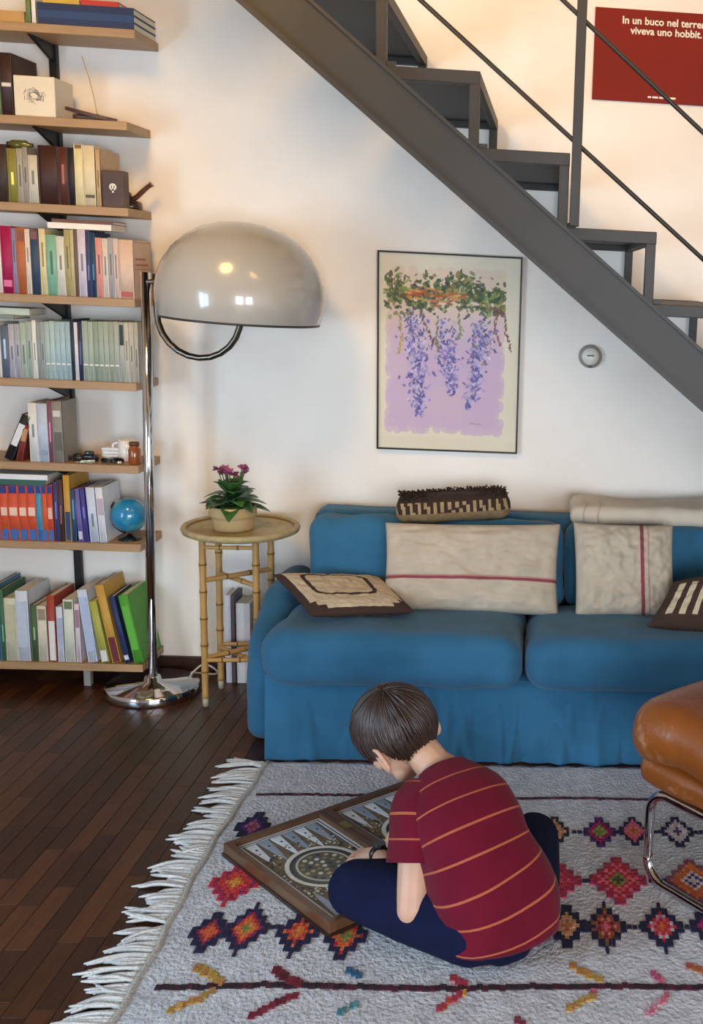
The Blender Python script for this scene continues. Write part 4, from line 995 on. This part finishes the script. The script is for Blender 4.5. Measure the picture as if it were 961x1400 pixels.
def knots(name, cells):
    mm = MB()
    for (x, y, hx, hy, c_) in cells:
        f = 1+q.uniform(-.16, .16); c2 = tuple(min(1, v*f) for v in c_); z = rugz(x, y); h_ = .0022+q.random()*.0014
        x += q.gauss(0, hx*.08); y += q.gauss(0, hy*.08)
        mm.hexa([(x-hx, y-hy, z-.002), (x+hx, y-hy, z-.002), (x+hx, y+hy, z-.002), (x-hx, y+hy, z-.002), (x-hx*.92, y-hy*.92, z+h_), (x+hx*.92, y-hy*.92, z+h_), (x+hx*.92, y+hy*.92, z+h_), (x-hx*.92, y+hy*.92, z+h_)], c2)
    return mm.build(name, KN, rg)
def diamond(px, py, w, h, n, rings):
    """stepped diamond motif about a floor point; rings are colours from the middle outwards, a pair alternates"""
    c_ = atZ(px, py, RT); hx, hy = w/(4*n+2), h/(4*n+2); cells = []
    for i in range(-n, n+1):
        for j in range(-n, n+1):
            d = abs(i)+abs(j)
            if d > n: continue
            r_ = rings[min(len(rings)-1, int(d/(n+.01)*len(rings)))]
            if isinstance(r_, tuple): r_ = r_[(i+j*2) % len(r_)]
            cells.append((c_.x+i*2*hx*.93, c_.y+j*2*hy*.93, hx, hy, lin(r_)))
        if True:
            pass
    for i in range(-n, n+1, 2):                    # teeth of the outline
        for s_ in (-1, 1):
            j = s_*(n+1-abs(i))
            cells.append((c_.x+i*2*hx*.93, c_.y+j*2*hy*.93, hx, hy, lin(rings[-1] if isinstance(rings[-1], str) else rings[-1][0])))
    return knots('diamond_motif', cells)
NV, OR, RD, PKK, MG, PU, SA, OL, WH = '1d1b3c', 'c9622c', 'b5252f', 'd0607a', '9c1f5e', '4a2466', 'c88a72', '7d8440', 'c6bfba'
for a in ((758, 1138, .085, .19, 5, ['7a2a35', SA, SA, ('d08a6a', OL), '23251f']), (820, 1138, .095, .18, 5, [OL, '8aa03a', MG, MG, (PU, NV)]), (866, 1137, .085, .17, 5, [OR, SA, PKK, PKK, NV]), (926, 1138, .095, .18, 5, ['5a3a6a', WH, WH, 'b9a8b8', NV]), (985, 1138, .095, .18, 5, [OR, RD, NV]),
          (345, 1131, .095, .18, 5, ['8a3a5a', 'a05a70', PU, NV]),
          (762, 1205, .13, .20, 6, [PKK, RD, ('c84a56', PKK), RD, 'b03a58']), (845, 1204, .155, .24, 7, ['4a4a30', OL, RD, PKK, RD, (RD, PKK), '9a3050']), (948, 1205, .15, .22, 7, [WH, PU, WH, OR, OR, ('c08050', OR), '8a4a5a']),
          (321, 1208, .125, .20, 6, ['d8a23a', OR, RD, 'c8403a', (RD, '8a1f50')]),
          (775, 1267, .10, .19, 5, ['a86a3a', SA, 'b88a5a', NV]), (828, 1268, .105, .20, 6, [PKK, 'a03a30', ('6a1f26', SA), 'a84a36', ('7a5a2a', NV), NV]), (905, 1268, .11, .20, 6, [OR, RD, PKK, (RD, WH), NV, NV]), (970, 1267, .10, .19, 5, [PKK, MG, MG, NV]),
          (286, 1275, .09, .17, 5, [OR, 'c24a30', '8a1f3a', NV, NV]), (337, 1270, .105, .20, 6, [OL, 'd07a34', OR, RD, (NV, PU), NV]), (408, 1275, .105, .19, 6, ['d07a34', OR, 'b83028', (OR, NV), NV, NV]), (473, 1281, .10, .19, 5, [OL, OR, OR, (RD, NV), NV])):
    diamond(*a)
def stripe(py, x0, x1, cols, hy, prob=1.0):
    c0 = atZ(600, py, RT); cells = []; x = x0
    while x < x1:
        if q.random() < prob: cells.append((x, c0.y+.004*math.sin(x*9)+q.gauss(0, hy*.2), .007, hy, lin(q.choice(cols))))
        x += .0125
    knots('stripe_line', cells)
stripe(1090, -.79, 1.5, ['3a1626', '4a1a30', '2c1624', '4a1a30', '5a2a30'], .0055)
stripe(1350, -.77, 1.5, ['3a1020', '2c1220', '4a1628', '2a1a24'], .009)
for py, pairs in ((1138, ((838, 850), (884, 908), (945, 965), (785, 800))), (1205, ((793, 806), (890, 908))), (1268, ((800, 812), (860, 876), (930, 948), (303, 315), (372, 384)))):
    for a, b in pairs:
        A, B = atZ(a, py, RT), atZ(b, py, RT); n_ = max(2, int((B.x-A.x)/.011))
        knots('link_line', [(A.x+(B.x-A.x)*k/n_, A.y, .006, .008, lin('23213f')) for k in range(n_+1)])
def twig(pts, cols, hx=.007, hy=.011):
    P = [atZ(x, y, RT) for x, y in pts]; cells = []
    for i in range(len(P)-1):
        n_ = max(2, int((P[i+1]-P[i]).length/.013))
        for k in range(n_): p = P[i].lerp(P[i+1], k/n_); cells.append((p.x+q.gauss(0, .002), p.y+q.gauss(0, .003), hx, hy, lin(q.choice(cols))))
    knots('twig_motif', cells)
YE = ['b08a3a', 'c49a4a', 'a8763a']; MA = ['6a1226', '7c1a30', '561020']
twig([(272, 1322), (305, 1346)], YE, .009, .013); twig([(235, 1380), (300, 1352)], YE, .007); twig([(378, 1328), (415, 1350)], MA, .009, .013); twig([(345, 1388), (412, 1356)], MA)
twig([(478, 1328), (497, 1338)], ['2f5a7a', '3a6a88']); twig([(465, 1384), (495, 1368)], ['3f7a80', '5a8a8c'], .005); twig([(600, 1378), (640, 1352)], ['b0473a', 'c08a3a', 'a03040']); twig([(620, 1338), (640, 1349)], ['b0303a', 'a02a40'], .008)
twig([(785, 1322), (822, 1342)], YE, .009, .012); twig([(778, 1382), (820, 1354)], ['c07a4a', 'b8506a', 'b08a4a']); twig([(893, 1332), (915, 1346)], ['c05a7a', 'b04a70']); twig([(885, 1388), (915, 1358)], ['c0607a', 'c88a9a'], .005); twig([(942, 1320), (985, 1342)], ['b0623a', 'a85040'])
twig([(708, 1396), (716, 1404)], ['7a2a40'])

# ================================================================== INLAID GAME BOARD
BO = Vector((-.790, 2.690, 0)); E1 = Vector((.6815, -.7318, 0)); E2 = Vector((.7318, .6815, 0)); BZ = RT+.003; BT = BZ+.034
gb = thing('game_board', BO+E1*.245+E2*.28+Vector((0, 0, BZ)), 'open inlaid wooden backgammon board lying on the rug', 'game board')
GW = mat('walnut', '5e4029', .35, var=.25, vscale=14, bump=.05, bscale=50, coat=.2); GD = mat('walnut_dark', '2e1d14', .4, var=.2, vscale=14)
def B3(a, b, z): return BO+E1*a+E2*b+Vector((0, 0, z))
def bbox(m, a0, a1, b0, b1, z0, z1, col=None): return m.hexa([B3(a0, b0, z0), B3(a1, b0, z0), B3(a1, b1, z0), B3(a0, b1, z0), B3(a0, b0, z1), B3(a1, b0, z1), B3(a1, b1, z1), B3(a0, b1, z1)], col)
INL = mat('mother_of_pearl', 'ffffff', .28, vcol=True, var=.12, vscale=40, coat=.3)
LA, LB, RW = .492, .282, .019
for hf in range(2):
    o0 = hf*(LB+.003)
    fl2 = bbox(MB(), .004, LA-.004, o0+.004, o0+LB-.004, BZ, BT-.014).build('tray', GD, gb)
    for a0, a1, b0, b1 in ((0, LA, o0, o0+RW), (0, LA, o0+LB-RW, o0+LB), (0, RW, o0+RW, o0+LB-RW), (LA-RW, LA, o0+RW, o0+LB-RW)):
        rl = bbox(MB(), a0, a1, b0, b1, BZ, BT).build('rail', GW, gb, bevel=.0015)
    bbox(MB(), -.003, LA+.003, o0-.003 if hf == 0 else o0, o0+LB+(.003 if hf else 0), BZ-.002, BZ+.008).build('foot_moulding', GD, gb)
    zf = BT-.0138
    i0, i1, j0, j1 = RW, LA-RW, o0+RW, o0+LB-RW
    fp = bbox(MB(), i0, i1, j0, j1, BT-.015, zf).build('field', mat('field_wood', '6e5d44', .4, var=.25, vscale=30), gb)
    m = MB(); o_ = 0.0
    for w_, c_ in ((.006, 'd7dde2'), (.004, '26343f'), (.005, 'd2d8dc'), (.003, '3c4a52')):
        for a0, a1, b0, b1 in ((i0+o_, i1-o_, j0+o_, j0+o_+w_), (i0+o_, i1-o_, j1-o_-w_, j1-o_), (i0+o_, i0+o_+w_, j0+o_+w_, j1-o_-w_), (i1-o_-w_, i1-o_, j0+o_+w_, j1-o_-w_)): bbox(m, a0, a1, b0, b1, zf, zf+.0008, lin(c_))
        o_ += w_
    m.build('inlaid_border', INL, fp)
    i0 += o_; i1 -= o_; j0 += o_; j1 -= o_; W_ = (j1-j0)/6
    for e_ in range(2):
        for k in range(6):
            b0 = j0+W_*k; a0, sg_ = (i0, 1) if e_ == 0 else (i1, -1); Lp = .125
            m = MB(); kk = len(m.v); c_ = lin('dbe3ea') if (k+e_) % 2 == 0 else lin('8f9cab')
            pts = [(a0, b0+W_*.08), (a0, b0+W_*.92), (a0+sg_*Lp*.7, b0+W_*.68), (a0+sg_*Lp, b0+W_*.5), (a0+sg_*Lp*.7, b0+W_*.32)]
            for z in (zf, zf+.0009): m.v += [B3(a, b, z) for a, b in pts]
            f_ = list(range(5)); 
            if sg_ > 0: m.face([5+i for i in f_], c_)
            else: m.face([5+i for i in f_][::-1], c_)
            for i in range(5): j = (i+1) % 5; m.face((i, j, 5+j, 5+i), c_)
            pt_ = m.build('point', INL, fp)
            m = MB()
            bbox(m, a0+sg_*Lp*.25-.004, a0+sg_*Lp*.25+.004, b0+W_*.42, b0+W_*.58, zf+.0005, zf+.0014, lin('55452f')); m.build('inlay_chip', INL, pt_)
    cA, cB = (i0+i1)/2, (j0+j1)/2; q2 = random.Random(40+hf)
    m = MB()
    def ell(ra, rb, w_, c_, zz):
        n_ = 40; kk = len(m.v)
        for k in range(n_):
            a = 2*PI*k/n_
            for g_ in (1, 1-w_/max(ra, rb)): m.v.append(B3(cA+ra*g_*math.cos(a), cB+rb*g_*math.sin(a), zz))
        for k in range(n_): a, b = kk+2*k, kk+2*((k+1) % n_); m.face((a, b, b+1, a+1), c_)
    ell(.105, .093, .012, lin('d8d6c8'), zf+.0010); ell(.092, .080, .007, lin('3a3a34'), zf+.0012); ell(.083, .072, .083, lin('5c5440'), zf+.0011); ell(.078, .067, .006, lin('c4bda4'), zf+.0015); 
    m.build('medallion', INL, fp)
    m = MB()
    def chip(a, b, r_, c_, zz, an=0.0):
        kk = len(m.v)
        for z in (0, .0007):
            for k in range(6): t_ = an+PI*k/3; m.v.append(B3(a+r_*math.cos(t_), b+r_*math.sin(t_), zz+z))
        m.face([kk+6+k for k in range(6)], c_)
        for k in range(6): j = (k+1) % 6; m.face((kk+k, kk+j, kk+6+j, kk+6+k), c_)
    for rr, n_ in ((0, 1), (.018, 6), (.035, 11), (.052, 16)):
        for k in range(n_): a = 2*PI*k/n_+rr*40; chip(cA+rr*1.13*math.cos(a), cB+rr*math.sin(a), .0062, lin(q2.choice(['d2caae', 'b09a6c', '8c7a52', 'c8c4b8', '40382a'])), zf+.0013, a)
    for k in range(620):
        a = q2.uniform(i0+.05, i1-.05); b = q2.uniform(j0, j1)
        if ((a-cA)/.112)**2+((b-cB)/.1)**2 < 1: continue
        if (abs(a-cA) > .115 and q2.random() < .72): continue
        chip(a, b, q2.uniform(.0022, .0048), lin(q2.choice(['cfc8b0', 'b7a479', '6e5f42', '3d352a', 'a89468', 'd6d3c6'])), zf+.0010, q2.random())
    m.build('mosaic', INL, fp, kind='stuff')
for a in (.12, .37):
    bbox(MB(), a-.02, a+.02, LB-.008, LB+.011, BT, BT+.0015).build('hinge', mat('brass', 'a58a52', .35, .8), gb)

# ================================================================== TAN LEATHER FOOTSTOOL ON CHROME TUBE
OA = Vector((.285, 2.592, RT)); OU = Vector((.63, -.7766, 0)); OW = Vector((.7766, .63, 0))
MO = Matrix((OU, OW, Vector((0, 0, 1)))).transposed()
os_ = thing('footstool', OA+OU*.26+OW*.25, 'tan leather footstool on a chrome tube frame standing on the rug', 'footstool')
def leather():
    m = mat('tan_leather', '8a4a1b', .36, var=.22, vscale=5, bump=.22, bscale=28, coat=.1)
    nt = m.node_tree; N = nt.nodes; B = N['Principled BSDF']
    n = N.new('ShaderNodeTexNoise'); n.inputs['Scale'].default_value = 7; n.inputs['Detail'].default_value = 8; n.inputs['Roughness'].default_value = .7
    tc = N.new('ShaderNodeTexCoord'); nt.links.new(tc.outputs['Object'], n.inputs['Vector'])
    r = N.new('ShaderNodeValToRGB'); e = r.color_ramp.elements; e[0].position = .60; e[0].color = (0, 0, 0, 1); e[1].position = .72; e[1].color = (.55, .55, .55, 1)
    nt.links.new(n.outputs['Fac'], r.inputs[0])
    mx = N.new('ShaderNodeMix'); mx.data_type = 'RGBA'; nt.links.new(r.outputs[0], mx.inputs[0]); nt.links.new(B.inputs['Base Color'].links[0].from_socket, mx.inputs[6]); mx.inputs[7].default_value = lin('c79a72')+(1,)
    nt.links.new(mx.outputs[2], B.inputs['Base Color']); return m
LE = leather()
cc = OA+OU*.245+OW*.255
MB().soft(cc+Vector((0, 0, .413)), (.62, .62, .165), .075, 20, MO, amp=.016, fr=7, seed=8).build('top_cushion', LE, os_)
MB().soft(cc+Vector((.004, .004, .298)), (.565, .565, .075), .030, 14, MO, amp=.006, fr=8, seed=5).build('lower_cushion', LE, os_)
for w_ in (.0, .50):
    p = lambda u, z: OA+OU*u+OW*w_+Vector((0, 0, z))
    loop = [(.07, .0125), (.43, .0125)]; path = []
    cs = [((.06, .0725), 180, 270), ((.44, .0725), 270, 360), ((.44, .190), 0, 90), ((.06, .190), 90, 180)]
    for (cu_, cz_), a0, a1 in cs:
        for k in range(9): a = math.radians(a0+(a1-a0)*k/8); path.append(p(cu_+.06*math.cos(a), cz_+.06*math.sin(a)))
    path.append(path[0]); path.append(path[1])
    MB().tube(path, .0125, 14).build('frame_loop', CHR, os_)
for u, z in ((.12, .2485), (.38, .2485)):
    MB().tube([OA+OU*u+OW*.0+Vector((0, 0, z)), OA+OU*u+OW*.5+Vector((0, 0, z))], .0105, 12).build('cross_bar', CHR, os_)
#PART6
# ================================================================== THE BOY
G0 = RT+.002
by = thing('person', (-.10, 2.33, RT), 'child in red striped t-shirt sitting cross-legged on the rug over the game board', 'person')
FB = Vector((-.547, .837, 0)); LBV = Vector((-.837, -.547, 0)); ZV = Vector((0, 0, 1))
SKIN = mat('skin', 'c99a80', .5, var=.05, vscale=20, subs=.12)
JEAN = mat('navy_cotton', '0c1130', .95, spec=.2, var=.15, vscale=20, bump=.15, bscale=80)
HC = Vector((-.330, 2.510, .432))
FH = Vector((-.56, .52, -.62)).normalized()
LH = ZV.cross(FH).normalized(); LH = (Matrix.Rotation(math.radians(-14), 3, FH) @ LH).normalized(); UH = FH.cross(LH).normalized()
MH = Matrix((FH, LH, UH)).transposed()
def hp(f, l, u): return HC + FH*f + LH*l + UH*u
neck = Vector((-.222, 2.440, .365)); chest = Vector((-.165, 2.375, .27)); pel = Vector((-.085, 2.305, .11))
shL = Vector((-.262, 2.365, .305)); elL = Vector((-.262, 2.268, .125)); wrL = Vector((-.375, 2.520, .118)); 
shR = Vector((-.128, 2.480, .290)); elR = Vector((-.185, 2.630, .165)); wrR = Vector((-.300, 2.700, .105))
hipL = pel+LBV*.065+Vector((0, 0, -.022)); hipR = pel-LBV*.065+Vector((0, 0, -.022))
knL = Vector((-.400, 2.378, .108)); knR = Vector((-.005, 2.655, .090)); anL = Vector((-.150, 2.545, .052)); anR = Vector((-.225, 2.480, .055))
# --- one continuous body
m = MB()
m.ball(hp(-.004, 0, .018), (.088, .070, .080), MH, 20, 14); m.ball(hp(.022, 0, -.032), (.060, .056, .062), MH, 18, 12)
m.limb(hp(.035, .022, -.078), hp(.062, 0, -.090), .026, .020); m.limb(hp(.035, -.022, -.078), hp(.062, 0, -.090), .026, .020)
m.limb(hp(.05, 0, -.02), hp(.075, 0, -.055), .03, .028); m.limb(hp(.078, 0, -.012), hp(.096, 0, -.036), .007, .0105)
m.limb(hp(.083, .012, -.066), hp(.083, -.012, -.066), .008, .008); m.limb(hp(.066, .03, .012), hp(.066, -.03, .012), .018, .018)
for s in (-1, 1):
    m.ball(hp(.060, s*.035, -.030), .022)
    ear = Matrix((FH*.96+LH*s*.28, LH*s, UH)).transposed(); e0 = hp(-.010, s*.077, -.028)
    P = [e0+FH*(.016*math.cos(a))*.9+UH*(.030*math.sin(a))+LH*s*(.010-.006*math.cos(a)) for a in [k*2*PI/14 for k in range(15)]]
    m.tube(P, .006, 8); m.ball(e0+LH*s*.002, (.015, .007, .025), MH, 12, 8)
m.limb(hp(-.030, 0, -.045), neck, .043, .042); m.limb(neck, chest, .05, .09); m.limb(chest, pel, .095, .10)
m.limb(neck+Vector((0, 0, -.03)), shL, .05, .044); m.limb(neck+Vector((0, 0, -.03)), shR, .05, .044)
def arm(sh, el, wr):
    m.limb(sh, el, .044, .037); m.limb(el, el.lerp(wr, .4), .037, .031); m.limb(el.lerp(wr, .4), wr, .029, .020)
arm(shL, elL, wrL); arm(shR, elR, wrR)
def hand(wr, d, up, side):
    """palm with four bent fingers and a thumb leaving its side"""
    d = Vector(d).normalized(); s = d.cross(Vector(up)).normalized()*side; n = s.cross(d)*side
    pc = wr+d*.036
    m.limb(wr, pc+s*.012+d*.004, .019, .014); m.limb(wr, pc-s*.012+d*.004, .019, .014)
    m.limb(pc-s*.016+d*.006, pc+s*.016+d*.006, .0125, .0125)
    for k, L_ in enumerate((.040, .047, .044, .034)):
        o_ = (-.021+.014*k); p0 = pc+s*o_+d*.010; p1 = p0+d*L_*.5+n*.006+s*o_*.15; p2 = p1+d*L_*.34-n*.010; p3 = p2+d*L_*.22-n*.013
        m.limb(p0, p1, .0085, .0078, 10); m.limb(p1, p2, .0078, .0072, 10); m.limb(p2, p3, .0072, .0062, 10)
    t0 = wr+d*.014-s*.018; t1 = t0+d*.022-s*.017-n*.004; t2 = t1+d*.020-s*.004-n*.006
    m.limb(t0, t1, .011, .0092, 10); m.limb(t1, t2, .0092, .0075, 10)
hand(wrL, Vector((-.475, 2.560, .078))-wrL, (0, 0, 1), -1); hand(wrR, Vector((-.385, 2.690, .070))-wrR, (0, 0, 1), 1)
for hp_, kn, an in ((hipL, knL, anL), (hipR, knR, anR)):
    m.limb(hp_, kn, .072, .050); m.limb(kn, an, .048, .034)
    fd = (an-kn).normalized(); m.limb(an, an+fd*.06+Vector((0, 0, -.012)), .03, .022)
bo = m.build('body', SKIN, by)
r = bo.modifiers.new('skin', 'REMESH'); r.mode = 'VOXEL'; r.voxel_size = .0036; r.use_smooth_shade = True
s_ = bo.modifiers.new('soften', 'SMOOTH'); s_.iterations = 5; s_.factor = .5
for s in (-1, 1):
    ey = MB().ball(hp(.073, s*.030, -.004), .0115, n=14, m=10).build('eye', mat('eye_white', 'd8d2cc', .2), bo)
    MB().ball(hp(.0805, s*.030, -.005), .0058, n=12, m=8).build('iris', mat('eye_brown', '3a2416', .15), ey)
    MB().tube(spline([hp(.082, s*.016, .016), hp(.084, s*.030, .021), hp(.072, s*.046, .015)], 5), .003, 6, flat=.6).build('eyebrow', mat('hair_brown_flat', '2a1d15', .7), bo)
MB().tube(spline([hp(.086, .018, -.066), hp(.0925, 0, -.064), hp(.086, -.018, -.066)], 5), .0035, 8).build('lips', mat('lip', 'a8605a', .5), bo)
# --- trousers
m = MB()
m.limb(hipL+Vector((0, 0, -.012))-FB*.008, hipR+Vector((0, 0, -.012))-FB*.008, .080, .080); m.limb(pel-FB*.022+Vector((0, 0, -.042)), pel+FB*.03+Vector((0, 0, .01)), .088, .09)
for hp_, kn, an in ((hipL, knL, anL), (hipR, knR, anR)):
    m.limb(hp_-FB*.010, hp_.lerp(kn, .55), .086, .081); m.limb(hp_.lerp(kn, .55), kn, .080, .068); m.limb(kn, kn.lerp(an, .5), .066, .056); m.limb(kn.lerp(an, .5), an, .054, .046)
for p in m.v: p.z = max(p.z, G0)
tr = m.build('trousers', JEAN, by)
r = tr.modifiers.new('cloth', 'REMESH'); r.mode = 'VOXEL'; r.voxel_size = .006; r.use_smooth_shade = True
s_ = tr.modifiers.new('soften', 'SMOOTH'); s_.iterations = 8
# --- t-shirt with thin orange stripes
def shirt_mat():
    m = mat('shirt_red', '620b22', .95, spec=.2, var=.10, vscale=16, bump=.12, bscale=90, sheen=.05)
    nt = m.node_tree; N = nt.nodes; B = N['Principled BSDF']
    a = N.new('ShaderNodeAttribute'); a.attribute_name = 'Col'
    sx = N.new('ShaderNodeSeparateColor'); nt.links.new(a.outputs['Color'], sx.inputs[0])
    mu = N.new('ShaderNodeMath'); mu.operation = 'MULTIPLY'; mu.inputs[1].default_value = 1/.052; nt.links.new(sx.outputs[0], mu.inputs[0])
    fr = N.new('ShaderNodeMath'); fr.operation = 'FRACT'; nt.links.new(mu.outputs[0], fr.inputs[0])
    lt = N.new('ShaderNodeMath'); lt.operation = 'LESS_THAN'; lt.inputs[1].default_value = .075; nt.links.new(fr.outputs[0], lt.inputs[0])
    mx = N.new('ShaderNodeMix'); mx.data_type = 'RGBA'; nt.links.new(lt.outputs[0], mx.inputs[0]); nt.links.new(B.inputs['Base Color'].links[0].from_socket, mx.inputs[6]); mx.inputs[7].default_value = lin('a85a3c')+(1,)
    nt.links.new(mx.outputs[2], B.inputs['Base Color']); return m
SHM = shirt_mat()
def loft(m, stations, n=40, sub=10, t0=0.0, wr=.0):
    """stations: centre, side axis, half-width, half-depth; the distance along goes into the colour attribute for the stripes"""
    C = spline([s[0] for s in stations], sub); S = spline([s[1] for s in stations], sub); Hh = spline([Vector((s[2], s[3], s[4] if len(s) > 4 else s[3])) for s in stations], sub)
    base = len(m.v); D = [t0]
    for i in range(1, len(C)): D.append(D[-1]+(C[i]-C[i-1]).length)
    for i in range(len(C)):
        t = (C[min(i+1, len(C)-1)]-C[max(i-1, 0)]).normalized(); u = (S[i]-t*S[i].dot(t)).normalized(); w = t.cross(u)
        for k in range(n):
            a = 2*PI*k/n; ca, sa = math.cos(a), math.sin(a)
            e = 2/2.4; x = math.copysign(abs(ca)**e, ca); y = math.copysign(abs(sa)**e, sa)
            f = 1+wr*noise.noise(Vector((math.cos(a)*2.2, math.sin(a)*2.2, D[i]*16)))
            m.v.append(C[i]+u*Hh[i].x*x*f+w*(Hh[i].y if sa < 0 else Hh[i].z)*y*f)
    for i in range(len(C)-1):
        for k in range(n):
            a, b = base+i*n+k, base+i*n+(k+1) % n
            c0, c1 = (D[i], 0, 0), (D[i+1], 0, 0); m.face((a, b, b+n, a+n), (c0, c0, c1, c1), True)
    return m
SP = [(Vector((-.085, 2.325, .028)), LBV, .136, .112, .120), (Vector((-.084, 2.318, .075)), LBV, .146, .120, .126), (Vector((-.095, 2.316, .14)), LBV, .142, .116, .118), (Vector((-.120, 2.325, .205)), LBV, .128, .104), (Vector((-.148, 2.352, .265)), LBV, .124, .098), (Vector((-.178, 2.388, .315)), LBV, .118, .086), (Vector((-.204, 2.420, .350)), LBV, .088, .066), (Vector((-.220, 2.442, .374)), LBV, .052, .050)]
m = loft(MB(), SP, wr=.035)
for i, p in enumerate(m.v): p.z = max(p.z, RT+.050+.03*max(0.0, (p-Vector((-.1, 2.3, p.z))).dot(FB)))
def sleeve(sh, el, t0):
    d = (el-sh).normalized(); inn_ = sh-d*.012+(neck-sh)*.42
    ax = LBV.cross(d).normalized()
    loft(m, [(inn_, FB, .052, .046), (sh-d*.006, FB, .062, .054), (sh+d*.05, FB, .063, .056), (sh+d*.108, FB, .064, .058)], 28, 8, t0, .03)
sleeve(shL, elL, -.008); sleeve(shR, elR, -.008)
sh_ = m.build('t_shirt', SHM, by)
so_ = sh_.modifiers.new('cloth', 'SOLIDIFY'); so_.thickness = .003; so_.offset = 1
MB().tube([SP[-1][0]+Vector((0, 0, 0))+(LBV*math.cos(a)*.052+(FB*.80+ZV*-.55).normalized()*math.sin(a)*.050) for a in [k*2*PI/28 for k in range(30)]], .0035, 8).build('collar', SHM, sh_)
# --- watch
wd = (wrL-elL).normalized(); wp = wrL-wd*.010
u = wd.cross(ZV).normalized(); v_ = u.cross(wd)
wt_ = MB().tube([wp-wd*.009, wp+wd*.009], .0245, 24).build('watch_strap', mat('plastic_black'), by)
MB().tube([wp+v_*.022, wp+v_*.031], .015, 20).build('watch_case', mat('watch_metal', '2a2c30', .25, .5), wt_)
# --- hair
HAIR = mat('hair_brown', '33211a', .42, var=.3, vscale=60, spec=.6)
RH = Vector((.105, .089, .099)); HO = Vector((-.004, 0, .018))
def hpt(dv, k=1.0): return hp(HO.x+dv.x*RH.x*k, HO.y+dv.y*RH.y*k, HO.z+dv.z*RH.z*k)
def hairline(dv):
    az = math.degrees(math.atan2(abs(dv.y), dv.x)); T = [(0, .38), (35, .20), (60, -.10), (78, -.30), (90, -.14), (100, -.34), (114, -.80), (150, -.93), (180, -.95)]
    for (a0, h0), (a1, h1) in zip(T, T[1:]):
        if az <= a1: return h0+(h1-h0)*(az-a0)/(a1-a0)
    return -.95
m = MB(); n1, n2 = 64, 44; idx = {}
wh = Vector((-.55, .12, .83)).normalized(); wa = wh.cross(Vector((1, 0, 0))).normalized(); wb = wh.cross(wa)
def dirw(th, ph): return (wh*math.cos(th)+(wa*math.cos(ph)+wb*math.sin(ph))*math.sin(th)).normalized()
ends = []
for k in range(n1):
    ph = 2*PI*k/n1; th = 0
    while th < 2.9:
        dv = dirw(th, ph)
        if th > .3 and dv.z < hairline(dv): break
        th += .02
    ends.append(th)
for i in range(n2+1):
    for k in range(n1):
        ph = 2*PI*k/n1; dv = dirw(max(.002, ends[k]*i/n2), ph); m.v.append(hpt(dv, .995+.012*noise.noise(dv*9)))
for i in range(n2):
    for k in range(n1): a, b = i*n1+k, i*n1+(k+1) % n1; m.face((a, a+n1, b+n1, b), None, True)
hr = m.build('hair', HAIR, by); sd = hr.modifiers.new('thickness', 'SOLIDIFY'); sd.thickness = .010; sd.offset = -1
m = MB(); q = random.Random(77)
for k in range(900):
    ph = q.uniform(0, 2*PI); kk = ph/(2*PI)*n1; e_ = ends[int(kk) % n1]*(1-(kk % 1))+ends[(int(kk)+1) % n1]*(kk % 1)
    t0 = q.uniform(0, .75)*e_; t1 = min(e_*q.uniform(.97, 1.10), t0+q.uniform(.9, 1.7)); sw = q.gauss(.12, .10); rr = q.uniform(1.0, 1.035); P = []; R = []
    for i in range(9):
        s = i/8; dv = dirw(max(.01, t0+(t1-t0)*s), ph+sw*s*s); lift = rr+.022*math.sin(PI*s)-.012*s
        P.append(hpt(dv, lift)); R.append(.0030*(math.sin(PI*(.08+.84*s))**.7)+.0003)
    m.tube(P, R, 5, flat=.6)
m.build('hair_locks', HAIR, hr, kind='stuff')
